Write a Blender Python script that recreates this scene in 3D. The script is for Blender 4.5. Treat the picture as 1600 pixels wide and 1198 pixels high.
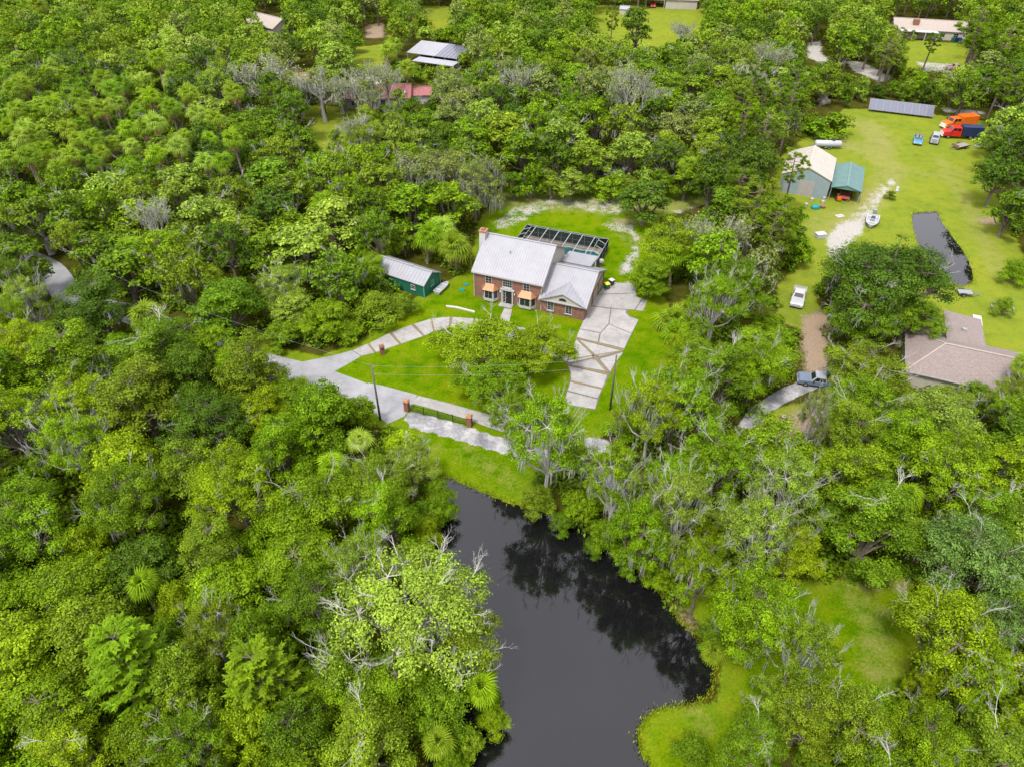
import bpy, math, random
import numpy as np
from mathutils import Vector, Matrix

for _o in list(bpy.data.objects):
    bpy.data.objects.remove(_o, do_unlink=True)
scene = bpy.context.scene
col = scene.collection
R_ = math.radians

# ---------------------------------------------------------------- camera
CAM_H, FOC, PITCH = 65.0, 1108.0, R_(40.3)      # drone height (m), focal length (px of a 1600 px wide frame), pitch down
cam_d = bpy.data.cameras.new('camera')
cam_d.sensor_fit = 'HORIZONTAL'; cam_d.sensor_width = 36.0
cam_d.lens = 36.0*FOC/1600.0
cam_d.clip_start = 0.5; cam_d.clip_end = 6000
cam = bpy.data.objects.new('camera', cam_d); col.objects.link(cam)
cam.location = (0, 0, CAM_H); cam.rotation_euler = (math.pi/2-PITCH, 0, 0)
scene.camera = cam

# ---------------------------------------------------------------- sky, sun, exposure
SUN_AZ, SUN_EL = R_(215), R_(62)     # azimuth measured from +Y clockwise
world = bpy.data.worlds.new('World'); scene.world = world; world.use_nodes = True
wn = world.node_tree; wn.nodes.clear()
sky = wn.nodes.new('ShaderNodeTexSky'); sky.sky_type = 'NISHITA'; sky.sun_disc = False
sky.sun_elevation = SUN_EL; sky.sun_rotation = SUN_AZ
sky.air_density = 1.0; sky.dust_density = 5.0; sky.ozone_density = 1.0
hs = wn.nodes.new('ShaderNodeHueSaturation'); hs.inputs['Saturation'].default_value = 0.22
bg = wn.nodes.new('ShaderNodeBackground'); bg.inputs['Strength'].default_value = 0.15
wo = wn.nodes.new('ShaderNodeOutputWorld')
wn.links.new(sky.outputs[0], hs.inputs['Color'])
# overcast: a bright, softly mottled cloud deck over the clear-sky model
wtc = wn.nodes.new('ShaderNodeTexCoord'); wnz = wn.nodes.new('ShaderNodeTexNoise'); wnz.inputs['Scale'].default_value = 2.2; wnz.inputs['Detail'].default_value = 5
wn.links.new(wtc.outputs['Generated'], wnz.inputs['Vector'])
wcr = wn.nodes.new('ShaderNodeValToRGB'); wcr.color_ramp.elements[0].position = .3; wcr.color_ramp.elements[1].position = .75
wcr.color_ramp.elements[0].color = (.66, .65, .76, 1); wcr.color_ramp.elements[1].color = (1.05, 1.03, 1.12, 1)
wn.links.new(wnz.outputs['Fac'], wcr.inputs['Fac'])
wsc = wn.nodes.new('ShaderNodeVectorMath'); wsc.operation = 'SCALE'; wsc.inputs['Scale'].default_value = 6.2
wn.links.new(wcr.outputs['Color'], wsc.inputs[0])
wmx = wn.nodes.new('ShaderNodeMix'); wmx.data_type = 'RGBA'; wmx.inputs[0].default_value = .75
wn.links.new(hs.outputs[0], wmx.inputs[6]); wn.links.new(wsc.outputs[0], wmx.inputs[7]); wn.links.new(wmx.outputs[2], bg.inputs['Color'])
wn.links.new(bg.outputs[0], wo.inputs['Surface'])
sun_d = bpy.data.lights.new('sun', 'SUN'); sun_d.energy = 2.0; sun_d.angle = R_(10); sun_d.color = (1.0, 0.95, 0.87)
sun = bpy.data.objects.new('sun', sun_d); col.objects.link(sun)
_sd = Vector((math.sin(SUN_AZ)*math.cos(SUN_EL), math.cos(SUN_AZ)*math.cos(SUN_EL), math.sin(SUN_EL)))
sun.rotation_euler = _sd.to_track_quat('Z', 'Y').to_euler(); sun.location = (0, 0, 150)
scene.view_settings.view_transform = 'Standard'; scene.view_settings.look = 'None'
scene.view_settings.exposure = 1.37; scene.view_settings.gamma = 1.0
scene.view_settings.use_curve_mapping = False
scene.render.engine = 'CYCLES'
scene.cycles.max_bounces = 4; scene.cycles.diffuse_bounces = 2; scene.cycles.transmission_bounces = 3
scene.cycles.transparent_max_bounces = 8

# ---------------------------------------------------------------- surveying helpers
_c, _s = math.cos(PITCH), math.sin(PITCH)
def G(px, py, z=0.0):
    """point of the level at height z seen at a photo pixel"""
    x = (px-800)/FOC; y = -(py-599)/FOC
    d = (x, _c+y*_s, -_s+y*_c); t = (z-CAM_H)/d[2]
    return (d[0]*t, d[1]*t, z)
def P(X, Y, Z):
    Z = Z-CAM_H; dep = Y*_c-Z*_s; up = Y*_s+Z*_c
    return 800+FOC*X/dep, 599-FOC*up/dep
def GP(pts, z=0.0): return [G(x, y, z)[:2] for x, y in pts]
def pip(x, y, poly):
    c = False; n = len(poly); j = n-1
    for i in range(n):
        xi, yi = poly[i]; xj, yj = poly[j]
        if (yi > y) != (yj > y) and x < (xj-xi)*(y-yi)/(yj-yi)+xi: c = not c
        j = i
    return c
def sdist(X, Y, poly):
    """signed distance of arrays of points to a polygon, positive inside"""
    ins = np.zeros(X.shape, bool); dm = np.full(X.shape, 1e9); n = len(poly); j = n-1
    for i in range(n):
        xi, yi = poly[i]; xj, yj = poly[j]
        if yi != yj:
            ins ^= ((yi > Y) != (yj > Y)) & (X < (xj-xi)*(Y-yi)/(yj-yi)+xi)
        ex, ey = xj-xi, yj-yi; L = ex*ex+ey*ey+1e-12
        t = np.clip(((X-xi)*ex+(Y-yi)*ey)/L, 0, 1)
        dm = np.minimum(dm, np.hypot(X-xi-t*ex, Y-yi-t*ey)); j = i
    return np.where(ins, dm, -dm)
def ldist(X, Y, line):
    dm = np.full(X.shape, 1e9)
    for (xi, yi), (xj, yj) in zip(line, line[1:]):
        ex, ey = xj-xi, yj-yi; L = ex*ex+ey*ey+1e-12
        t = np.clip(((X-xi)*ex+(Y-yi)*ey)/L, 0, 1)
        dm = np.minimum(dm, np.hypot(X-xi-t*ex, Y-yi-t*ey))
    return dm
def smooth_line(pts, n=6, closed=False):
    """Catmull-Rom through points"""
    m = len(pts); out = []
    rng = range(m) if closed else range(m-1)
    for i in rng:
        p = [pts[(i+k) % m] if closed else pts[min(max(i+k, 0), m-1)] for k in (-1, 0, 1, 2)]
        for q in range(n):
            t = q/n
            out.append(tuple(0.5*(2*b+(c-a)*t+(2*a-5*b+4*c-d)*t*t+(3*b-a-3*c+d)*t**3) for a, b, c, d in zip(*p)))
    if not closed: out.append(tuple(pts[-1]))
    return out

# ---------------------------------------------------------------- objects
def tag(o, label=None, cat=None, group=None, kind=None):
    if label: o['label'] = label
    if cat: o['category'] = cat
    if group: o['group'] = group
    if kind: o['kind'] = kind
    return o
def thing(name, label, cat, loc=(0, 0, 0), rz=0.0, group=None):
    o = bpy.data.objects.new(name, None); col.objects.link(o)
    o.empty_display_size = 0.5
    o.location = loc; o.rotation_euler = (0, 0, rz)
    return tag(o, label, cat, group)
def link(name, me, mat=None, parent=None):
    o = bpy.data.objects.new(name, me); col.objects.link(o)
    if mat is not None and not me.materials: me.materials.append(mat)
    if parent is not None: o.parent = parent
    return o
class MB:
    def __init__(s): s.v = []; s.f = []
    def add(s, v, f):
        b = len(s.v); s.v += [tuple(p) for p in v]; s.f += [tuple(i+b for i in q) for q in f]; return s
    def box(s, x0, x1, y0, y1, z0, z1):
        return s.add([(x0,y0,z0),(x1,y0,z0),(x1,y1,z0),(x0,y1,z0),(x0,y0,z1),(x1,y0,z1),(x1,y1,z1),(x0,y1,z1)],
                     [(0,3,2,1),(4,5,6,7),(0,1,5,4),(1,2,6,5),(2,3,7,6),(3,0,4,7)])
    def frustum(s, x0, x1, y0, y1, z0, a0, a1, b0, b1, z1):
        return s.add([(x0,y0,z0),(x1,y0,z0),(x1,y1,z0),(x0,y1,z0),(a0,b0,z1),(a1,b0,z1),(a1,b1,z1),(a0,b1,z1)],
                     [(0,3,2,1),(4,5,6,7),(0,1,5,4),(1,2,6,5),(2,3,7,6),(3,0,4,7)])
    def poly(s, pts, z0, z1):
        n = len(pts)
        a = sum(pts[i][0]*pts[(i+1) % n][1]-pts[(i+1) % n][0]*pts[i][1] for i in range(n))
        if a < 0: pts = pts[::-1]
        return s.add([(x, y, z0) for x, y in pts]+[(x, y, z1) for x, y in pts],
                     [tuple(range(n-1, -1, -1)), tuple(range(n, 2*n))]+[(i, (i+1) % n, n+(i+1) % n, n+i) for i in range(n)])
    def prism(s, prof, a0, a1, axis='x'):
        """profile (t, z) extruded along x (t is y) or along y (t is x)"""
        n = len(prof)
        f = (lambda a, t, z: (a, t, z)) if axis == 'x' else (lambda a, t, z: (t, a, z))
        return s.add([f(a0, t, z) for t, z in prof]+[f(a1, t, z) for t, z in prof],
                     [tuple(range(n)), tuple(range(2*n-1, n-1, -1))]+[(i, n+i, n+(i+1) % n, (i+1) % n) for i in range(n)])
    def bar(s, p, q, w, h=None):
        h = h or w; p = Vector(p); q = Vector(q); d = (q-p).normalized()
        a = d.cross(Vector((0, 0, 1)))
        if a.length < 1e-4: a = Vector((1, 0, 0))
        a.normalize(); b = a.cross(d); a = a*w/2; b = b*h/2
        return s.add([p-a-b, p+a-b, p+a+b, p-a+b, q-a-b, q+a-b, q+a+b, q-a+b],
                     [(0,1,2,3),(7,6,5,4),(0,4,5,1),(1,5,6,2),(2,6,7,3),(3,7,4,0)])
    def tube(s, path, rad, n=6, cap=True):
        path = [Vector(p) for p in path]; b = len(s.v); m = len(path)
        for i, p in enumerate(path):
            d = (path[min(i+1, m-1)]-path[max(i-1, 0)]).normalized()
            a = d.cross(Vector((0.31, 0.95, 0.08)));
            if a.length < 1e-3: a = d.cross(Vector((1, 0, 0)))
            a.normalize(); c = d.cross(a); r = rad[i] if hasattr(rad, '__len__') else rad
            for k in range(n):
                t = 2*math.pi*k/n; s.v.append(tuple(p+a*math.cos(t)*r+c*math.sin(t)*r))
        for i in range(m-1):
            for k in range(n):
                k2 = (k+1) % n; s.f.append((b+i*n+k, b+i*n+k2, b+(i+1)*n+k2, b+(i+1)*n+k))
        if cap:
            s.f.append(tuple(b+k for k in range(n-1, -1, -1))); s.f.append(tuple(b+(m-1)*n+k for k in range(n)))
        return s
    def ball(s, c, rx, ry, rz, n=10, m=6):
        b = len(s.v)
        for i in range(1, m):
            t = math.pi*i/m
            for k in range(n):
                p = 2*math.pi*k/n; s.v.append((c[0]+rx*math.sin(t)*math.cos(p), c[1]+ry*math.sin(t)*math.sin(p), c[2]+rz*math.cos(t)))
        s.v += [(c[0], c[1], c[2]+rz), (c[0], c[1], c[2]-rz)]; T = len(s.v)-2
        for i in range(m-2):
            for k in range(n): s.f.append((b+i*n+k, b+(i+1)*n+k, b+(i+1)*n+(k+1) % n, b+i*n+(k+1) % n))
        for k in range(n):
            s.f.append((T, b+k, b+(k+1) % n)); s.f.append((T+1, b+(m-2)*n+(k+1) % n, b+(m-2)*n+k))
        return s
    def mesh(s, name, mat=None, smooth=False):
        me = bpy.data.meshes.new(name); me.from_pydata(s.v, [], s.f)
        if mat: me.materials.append(mat)
        if smooth:
            for p in me.polygons: p.use_smooth = True
        me.update(); return me
    def build(s, name, mat=None, parent=None, smooth=False, bevel=0):
        o = link(name, s.mesh(name, mat, smooth), None, parent)
        if bevel:
            m = o.modifiers.new('bevel', 'BEVEL'); m.width = bevel; m.segments = 2; m.limit_method = 'ANGLE'
        return o

# ---------------------------------------------------------------- materials
M = {}
def nodes(name):
    m = bpy.data.materials.new(name); m.use_nodes = True; nt = m.node_tree; nt.nodes.clear()
    return m, nt, nt.nodes.new, nt.links.new
def noise(nt, scale, detail=4, rough=0.6, coord='Object', vec=None):
    n = nt.nodes.new('ShaderNodeTexNoise'); n.inputs['Scale'].default_value = scale
    n.inputs['Detail'].default_value = detail; n.inputs['Roughness'].default_value = rough
    if vec is None:
        tc = nt.nodes.new('ShaderNodeTexCoord'); vec = tc.outputs[coord]
    nt.links.new(vec, n.inputs['Vector']); return n.outputs['Fac']
def ramp(nt, fac, stops):
    r = nt.nodes.new('ShaderNodeValToRGB'); e = r.color_ramp.elements
    while len(e) < len(stops): e.new(0.5)
    for k, (p, c) in zip(e, stops): k.position = p; k.color = (c[0], c[1], c[2], 1) if hasattr(c, '__len__') else (c, c, c, 1)
    nt.links.new(fac, r.inputs['Fac']); return r.outputs['Color']
def mix(nt, fac, a, b, mode='MIX'):
    n = nt.nodes.new('ShaderNodeMix'); n.data_type = 'RGBA'; n.blend_type = mode
    for sck, v in ((n.inputs[0], fac), (n.inputs[6], a), (n.inputs[7], b)):
        if isinstance(v, (int, float)): sck.default_value = v
        elif isinstance(v, tuple): sck.default_value = (*v[:3], 1)
        else: nt.links.new(v, sck)
    return n.outputs[2]
def math_(nt, op, a, b=0.0, clamp=False):
    n = nt.nodes.new('ShaderNodeMath'); n.operation = op; n.use_clamp = clamp
    for sck, v in ((n.inputs[0], a), (n.inputs[1], b)):
        if isinstance(v, (int, float)): sck.default_value = v
        else: nt.links.new(v, sck)
    return n.outputs[0]
def bump(nt, h, strength=0.3, dist=0.05):
    b = nt.nodes.new('ShaderNodeBump'); b.inputs['Strength'].default_value = strength; b.inputs['Distance'].default_value = dist
    nt.links.new(h, b.inputs['Height']); return b.outputs['Normal']
def bsdf(nt, color, rough=0.6, metal=0.0, normal=None, spec=0.5, ior=None):
    p = nt.nodes.new('ShaderNodeBsdfPrincipled'); o = nt.nodes.new('ShaderNodeOutputMaterial')
    if isinstance(color, tuple): p.inputs['Base Color'].default_value = (*color[:3], 1)
    else: nt.links.new(color, p.inputs['Base Color'])
    if isinstance(rough, (int, float)): p.inputs['Roughness'].default_value = rough
    else: nt.links.new(rough, p.inputs['Roughness'])
    p.inputs['Metallic'].default_value = metal
    p.inputs['Specular IOR Level'].default_value = spec
    if ior: p.inputs['IOR'].default_value = ior
    if normal is not None: nt.links.new(normal, p.inputs['Normal'])
    nt.links.new(p.outputs[0], o.inputs['Surface']); return p
def pm(name, c, var=0.15, scale=1.5, rough=0.6, metal=0.0, bstr=0.0, spec=0.4):
    """plain surface: one colour with mottled wear"""
    m, nt, N, L = nodes(name)
    f = noise(nt, scale, 6, 0.65); c = tuple(x*.70 for x in c)
    a = tuple(x*(1-var) for x in c); b = tuple(min(1, x*(1+var)) for x in c)
    cl = ramp(nt, f, [(0.3, a), (0.7, b)])
    bsdf(nt, cl, rough, metal, bump(nt, noise(nt, scale*8, 3), bstr, 0.02) if bstr else None, spec)
    M[name] = m; return m

pm('white_paint', (.48,.475,.465), .06, 2, .45); pm('cream_siding', (.47,.43,.36), .07, 2, .6); pm('trim_white', (.46,.455,.44), .05, 3, .5)
pm('dark_metal', (.03,.03,.035), .2, 3, .45); pm('black_rubber', (.015,.015,.016), .3, 5, .8); pm('steel', (.45,.46,.47), .15, 3, .35, .8)
pm('wood_pole', (.13,.11,.095), .3, 6, .9); pm('stucco', (.50,.48,.46), .08, 1.5, .85, 0, .2); pm('door_dark', (.02,.02,.025), .2, 2, .4)
pm('beige_door', (.36,.30,.23), .08, 2, .6); pm('copper', (.38,.17,.085), .18, 4, .45, .35); pm('shingle_brown', (.24,.195,.18), .22, 3.5, .95, 0, .4)
pm('shingle_tan', (.36,.31,.27), .12, 2, .95); pm('red_metal', (.30,.105,.10), .15, 1, .5); pm('barn_roof', (.46,.415,.36), .08, .6, .5)
pm('barn_wall', (.25,.32,.34), .10, .8, .55); pm('barn_door', (.35,.33,.30), .1, 1, .6); pm('green_roof', (.115,.215,.20), .10, .8, .5)
pm('shed_green', (.012,.13,.075), .15, 1.2, .55); pm('shed_trim', (.10,.34,.22), .1, 1.2, .55); pm('white_metal_roof', (.30,.302,.325), .09, .5, .45)
pm('grey_roof', (.33,.34,.38), .1, .6, .5); pm('deck', (.27,.225,.19), .12, 1.2, .8); pm('frame_white', (.29,.31,.31), .05, 2, .5)
pm('alu_grey', (.30,.31,.33), .12, 2, .5); pm('brick_plain', (.24,.105,.065), .35, 7, .9, 0, .4); pm('paint_orange', (.70,.14,.012), .07, 1.2, .3)
pm('paint_red', (.62,.02,.015), .08, 1.5, .3); pm('paint_navy', (.016,.03,.085), .12, 1.5, .35); pm('paint_blue', (.04,.24,.45), .12, 1.5, .35)
pm('paint_grey', (.22,.23,.24), .15, 1.5, .4); pm('paint_silver', (.34,.36,.39), .08, 1.5, .35); pm('paint_slate', (.15,.20,.28), .1, 1.5, .3)
pm('vehicle_white', (.42,.44,.46), .06, 1.5, .35); pm('rust', (.22,.12,.08), .35, 4, .85); pm('red_rust', (.42,.09,.05), .25, 4, .7)
pm('bin_green', (.01,.13,.06), .12, 3, .5); pm('lid_yellow', (.75,.66,.04), .1, 3, .5); pm('tarp_teal', (.005,.22,.20), .2, 3, .5)
pm('weathered_wood', (.30,.26,.22), .25, 4, .9); pm('stump_grey', (.33,.29,.25), .3, 3, .9); pm('clay_orange', (.36,.17,.085), .2, 3, .7)
pm('blue_plastic', (.02,.06,.25), .15, 3, .5); pm('purlin', (.06,.05,.045), .2, 3, .9); pm('pink_tarp', (.55,.36,.38), .15, 2, .7)
pm('chrome_light', (.8,.8,.78), .05, 3, .2)

def mk_glass():
    m, nt, N, L = nodes('window_glass'); bsdf(nt, (.012,.016,.02), .06, 0, None, .6); M['window_glass'] = m
    m, nt, N, L = nodes('car_glass'); bsdf(nt, (.01,.012,.015), .05, 0, None, .6); M['car_glass'] = m
    m, nt, N, L = nodes('pool_water'); bsdf(nt, ramp(nt, noise(nt, 1.2), [(.3, (.012,.075,.08)), (.7, (.018,.105,.11))]), .04, 0, None, .5); M['pool_water'] = m
    # ponds: tannin-black water, mirror of the sky
    m, nt, N, L = nodes('pond_water')
    n1 = noise(nt, 2.2, 3, .5); n2 = noise(nt, .12, 2, .5)
    bsdf(nt, (.0045,.0045,.005), ramp(nt, n2, [(.4, .0), (.7, .03)]), 0, bump(nt, n1, .012, .02), .5, 1.58); M['pond_water'] = m
    # insect screen
    for nm, op, c in (('screen_wall', .86, (.020,.034,.030)), ('screen_roof', .24, (.03,.035,.035))):
        m, nt, N, L = nodes(nm); d = N('ShaderNodeBsdfDiffuse'); d.inputs[0].default_value = (*c, 1); t = N('ShaderNodeBsdfTransparent')
        x = N('ShaderNodeMixShader'); x.inputs[0].default_value = op; o = N('ShaderNodeOutputMaterial')
        L(t.outputs[0], x.inputs[1]); L(d.outputs[0], x.inputs[2]); L(x.outputs[0], o.inputs[0]); M[nm] = m
mk_glass()
def mk_brick():
    m, nt, N, L = nodes('brick_wall'); tc = N('ShaderNodeTexCoord'); sp = N('ShaderNodeSeparateXYZ'); L(tc.outputs['Object'], sp.inputs[0])
    cb = N('ShaderNodeCombineXYZ'); L(math_(nt, 'ADD', sp.outputs[0], sp.outputs[1]), cb.inputs[0]); L(sp.outputs[2], cb.inputs[1])
    b = N('ShaderNodeTexBrick'); L(cb.outputs[0], b.inputs['Vector']); b.inputs['Scale'].default_value = 1.0
    b.inputs['Brick Width'].default_value = .24; b.inputs['Row Height'].default_value = .085; b.inputs['Mortar Size'].default_value = .010
    b.inputs['Color1'].default_value = (.19,.062,.031,1); b.inputs['Color2'].default_value = (.115,.04,.022,1); b.inputs['Mortar'].default_value = (.19,.15,.125,1)
    f = noise(nt, 2.5, 5); c = mix(nt, .55, b.outputs['Color'], ramp(nt, f, [(.3, (.2,.2,.2)), (.7, (.75,.72,.70))]), 'OVERLAY')
    bsdf(nt, c, .9, 0, bump(nt, b.outputs['Fac'], -.4, .01)); M['brick_wall'] = m
mk_brick()
def mk_concrete():
    for nm, c0, c1, c2 in (('concrete', (.16,.155,.148), (.225,.217,.21), (.265,.257,.25)), ('asphalt', (.13,.133,.14), (.17,.173,.18), (.205,.208,.215)),
                           ('asphalt_old', (.143,.146,.152), (.19,.192,.199), (.232,.235,.242)), ('brown_strip', (.10,.078,.036), (.15,.11,.05), (.12,.12,.04)), ('joint', (.07,.062,.05), (.10,.088,.07), (.12,.11,.06))):
        m, nt, N, L = nodes(nm)
        big = noise(nt, .35, 5, .65); fine = noise(nt, 9, 4, .7)
        c = ramp(nt, big, [(.28, c0), (.5, c1), (.72, c2)])
        c = mix(nt, .35, c, ramp(nt, fine, [(.3, .25), (.7, .75)]), 'OVERLAY')
        v = N('ShaderNodeTexVoronoi'); v.feature = 'DISTANCE_TO_EDGE'; v.inputs['Scale'].default_value = .33
        tc = N('ShaderNodeTexCoord'); vm = N('ShaderNodeVectorMath'); vm.operation = 'ADD'
        nn = N('ShaderNodeTexNoise'); nn.inputs['Scale'].default_value = .6; L(tc.outputs['Object'], nn.inputs['Vector'])
        L(tc.outputs['Object'], vm.inputs[0]); L(nn.outputs['Color'], vm.inputs[1]); L(vm.outputs[0], v.inputs['Vector'])
        crack = ramp(nt, v.outputs['Distance'], [(.0, 1), (.022, 0)])
        if 'concrete' in nm: c = mix(nt, math_(nt, 'MULTIPLY', crack, .55), c, (.13,.12,.10))
        bsdf(nt, c, .9, 0, bump(nt, fine, .3, .01)); M[nm] = m
mk_concrete()
def mk_panel():
    m, nt, N, L = nodes('solar_cell'); tc = N('ShaderNodeTexCoord')
    b = N('ShaderNodeTexBrick'); b.offset = 0; b.inputs['Scale'].default_value = 1; b.inputs['Brick Width'].default_value = .17; b.inputs['Row Height'].default_value = .17
    b.inputs['Mortar Size'].default_value = .006; b.inputs['Color1'].default_value = (.075,.08,.115,1); b.inputs['Color2'].default_value = (.085,.09,.125,1); b.inputs['Mortar'].default_value = (.2,.21,.24,1)
    L(tc.outputs['Object'], b.inputs['Vector']); bsdf(nt, b.outputs['Color'], .25, 0, None, .6); M['solar_cell'] = m
mk_panel()
def mk_leaf(nm, source, trans=.34):
    m, nt, N, L = nodes(nm)
    if source == 'object': oi = N('ShaderNodeObjectInfo'); base = oi.outputs['Color']
    else: at0 = N('ShaderNodeAttribute'); at0.attribute_name = 'col'; base = at0.outputs['Color']
    at = N('ShaderNodeAttribute'); at.attribute_name = 'tone'; tone = at.outputs['Fac']
    h = N('ShaderNodeHueSaturation'); L(base, h.inputs['Color'])
    L(math_(nt, 'ADD', math_(nt, 'MULTIPLY', tone, 1.35), .40), h.inputs['Value'])
    L(math_(nt, 'ADD', math_(nt, 'MULTIPLY', tone, -.008), .504), h.inputs['Hue'])
    c = h.outputs[0]
    p = N('ShaderNodeBsdfPrincipled'); L(c, p.inputs['Base Color']); p.inputs['Roughness'].default_value = .55; p.inputs['Specular IOR Level'].default_value = .12
    t = N('ShaderNodeBsdfTranslucent'); L(mix(nt, .5, c, (.8,1,.25), 'SOFT_LIGHT'), t.inputs['Color'])
    x = N('ShaderNodeMixShader'); x.inputs[0].default_value = trans; o = N('ShaderNodeOutputMaterial')
    L(p.outputs[0], x.inputs[1]); L(t.outputs[0], x.inputs[2]); L(x.outputs[0], o.inputs[0]); M[nm] = m
mk_leaf('leaf', 'object'); mk_leaf('leaf_mass', 'attr')
pm('bark', (.16,.13,.105), .35, 3, .95, 0, .5); pm('bark_pale', (.42,.405,.375), .25, 4, .95); pm('pine_bark', (.15,.11,.085), .3, 4, .95, 0, .5)
pm('moss', (.32,.325,.28), .2, 1.5, .95); pm('dead_frond', (.36,.23,.10), .25, 2, .9); pm('palm_bark', (.23,.19,.15), .3, 5, .95, 0, .5)

# ================================================================ the ground
POND = smooth_line(GP([(688,742),(735,757),(800,783),(850,795),(905,818),(960,858),(1010,900),(1047,940),(1064,968),(1090,990),(1113,1012),(1120,1045),(1113,1080),(1088,1099),(1055,1104),(1022,1114),(1002,1138),(1004,1170),(1025,1215),(1010,1330),(760,1330),(640,1330),(655,1230),(665,1130),(640,1040),(625,950),(632,870),(660,800)]), 5, True)
POND_S = smooth_line(GP([(1424,334),(1442,330),(1466,329),(1474,345),(1494,373),(1513,400),(1524,430),(1519,444),(1494,446),(1474,430),(1450,405),(1430,372)]), 4, True)
SWAMP = smooth_line(GP([(896,248),(930,245),(970,250),(985,262),(958,272),(900,268)]), 4, True)
PONDS = [POND, POND_S, SWAMP]

GRASS = [
 GP([(395,535),(412,600),(600,668),(635,690),(672,745),(700,760),(810,800),(845,745),(965,665),(1050,590),(1070,520),(1030,450),(1030,340),(1110,318),(1110,296),(785,292),(745,352),(735,420),(690,445),(640,470),(560,535),(500,556)]),
 GP([(1205,330),(1215,250),(1255,215),(1320,170),(1400,172),(1545,190),(1545,280),(1600,400),(1760,560),(1600,650),(1515,540),(1420,520),(1290,430),(1275,470),(1290,500),(1265,520),(1215,500),(1215,445),(1262,400)]),
 GP([(985,1105),(1120,1095),(1130,1010),(1050,930),(1120,905),(1290,905),(1420,900),(1445,960),(1430,1080),(1300,1130),(1180,1150),(1150,1290),(985,1290)]),
 GP([(900,10),(1100,8),(1110,45),(1060,80),(920,75)]), GP([(640,10),(720,10),(725,60),(650,60)]), GP([(470,165),(680,172),(690,255),(500,260)]),
 GP([(1380,60),(1520,70),(1510,112),(1390,105)]), GP([(545,75),(600,70),(600,110),(550,110)]),
 GP([(1205,640),(1290,620),(1260,690),(1210,680)]),
]
SAND = [
 (GP([(800,322),(860,308),(965,312),(985,330),(960,338),(870,325),(812,350),(770,366),(765,352)]), .6),
 (GP([(965,352),(992,350),(1000,395),(985,432),(968,430),(970,410),(985,395),(990,370)]), .85),
 (GP([(938,346),(965,345),(990,362),(975,368),(950,360)]), .6),
 (GP([(1050,330),(1085,318),(1090,325),(1060,340)]), .7),
 (GP([(1290,372),(1305,350),(1330,342),(1355,346),(1350,362),(1325,385),(1308,410),(1292,398)]), .95),
 (GP([(1262,68),(1282,64),(1284,85),(1300,92),(1285,100),(1260,90)]), 1.1), (GP([(1320,95),(1350,98),(1395,122),(1380,130),(1335,112)]), 1.1),
 (GP([(1430,95),(1500,102),(1560,112),(1555,120),(1440,112)]), .75), (GP([(1470,168),(1540,174),(1535,180),(1475,176)]), 1.0),
 (GP([(980,440),(995,445),(990,455),(975,450)]), .8),
 (GP([(800,330),(830,318),(860,325),(840,340)]), .5),
]
SAND_LINES = [(GP([(1395,282),(1380,300),(1362,325),(1345,345)]), 1.0, .8), (GP([(1378,288),(1360,312),(1332,342)]), .8, .62), ]
DRY_LINES = [(GP([(1320,225),(1365,238),(1395,262),(1385,290)]), 4.0, .75), (GP([(1470,250),(1500,300),(1545,390),(1560,430)]), 2.6, .6), (GP([(1355,195),(1375,220),(1372,245)]), 4.5, .8), (GP([(1400,262),(1450,275),(1500,270)]), 3.0, .55), (GP([(1370,300),(1340,335),(1310,360)]), 3.5, .9), (GP([(1270,360),(1290,340),(1330,330)]), 3.0, .6), (GP([(790,312),(880,318),(980,322),(1085,322)]), 4.5, .8), (GP([(960,345),(995,380)]), 2.5, .6), (GP([(720,705),(780,735),(800,760)]), 2.0, .45), (GP([(1340,930),(1370,990),(1375,1050)]), 2.6, .55), (GP([(1080,1110),(1100,1130)]), 1.6, .5), (GP([(650,690),(690,700)]), 1.5, .4)]
DIRT = [
 (GP([(1252,492),(1290,484),(1305,500),(1308,565),(1290,590),(1256,585),(1250,540)]), 1.0), (GP([(1170,655),(1200,640),(1210,690),(1190,700)]), .7),
 (GP([(1225,640),(1330,600),(1340,660),(1270,700),(1200,720)]), .75), (GP([(1300,905),(1420,905),(1415,925),(1305,918)]), .8),
 (GP([(1040,925),(1085,965),(1100,990),(1085,990),(1050,960)]), .9), (GP([(935,735),(1000,738),(1000,775),(985,770)]), .9),
 (GP([(1525,335),(1560,340),(1560,355),(1530,350)]), .9), (GP([(950,342),(1000,340),(1000,350),(960,352)]), .8), (GP([(570,40),(600,35),(600,60),(570,60)]), 1.0),
 (GP([(655,618),(730,636),(778,652),(776,657),(720,643),(655,624)]), .8),
]
GRAVEL = [
 (GP([(630,648),(646,643),(700,657),(748,673),(775,682),(835,697),(940,730),(990,772),(975,790),(935,752),(830,716),(780,706),(730,691),(680,677),(642,668)]), 1.1),
 (GP([(1152,668),(1170,640),(1215,610),(1262,590),(1300,570),(1310,590),(1275,607),(1240,622),(1200,645),(1180,668)]), 1.1),
 (GP([(912,683),(950,686),(955,706),(915,708)]), 1.0),
]
gx = np.concatenate([[-3000,-1500,-700,-400,-300], np.arange(-240,-90,1.6), np.arange(-90,90,.8), np.arange(90,240.1,1.6), [300,400,700,1500,3000]])
gy = np.concatenate([[-600,-200,-60,-10], np.arange(8,130,.8), np.arange(130,335,1.6), [360,420,600,1000,2000,4000]])
GX, GY = np.meshgrid(gx, gy)
X, Y = GX.ravel(), GY.ravel()
def sm(d, w): return np.clip(d/(2*w)+.5, 0, 1)
Z = np.zeros_like(X)
for p in PONDS:
    d = sdist(X, Y, p); Z = np.minimum(Z, -np.clip(d, 0, 2.0)*.8)
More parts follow.
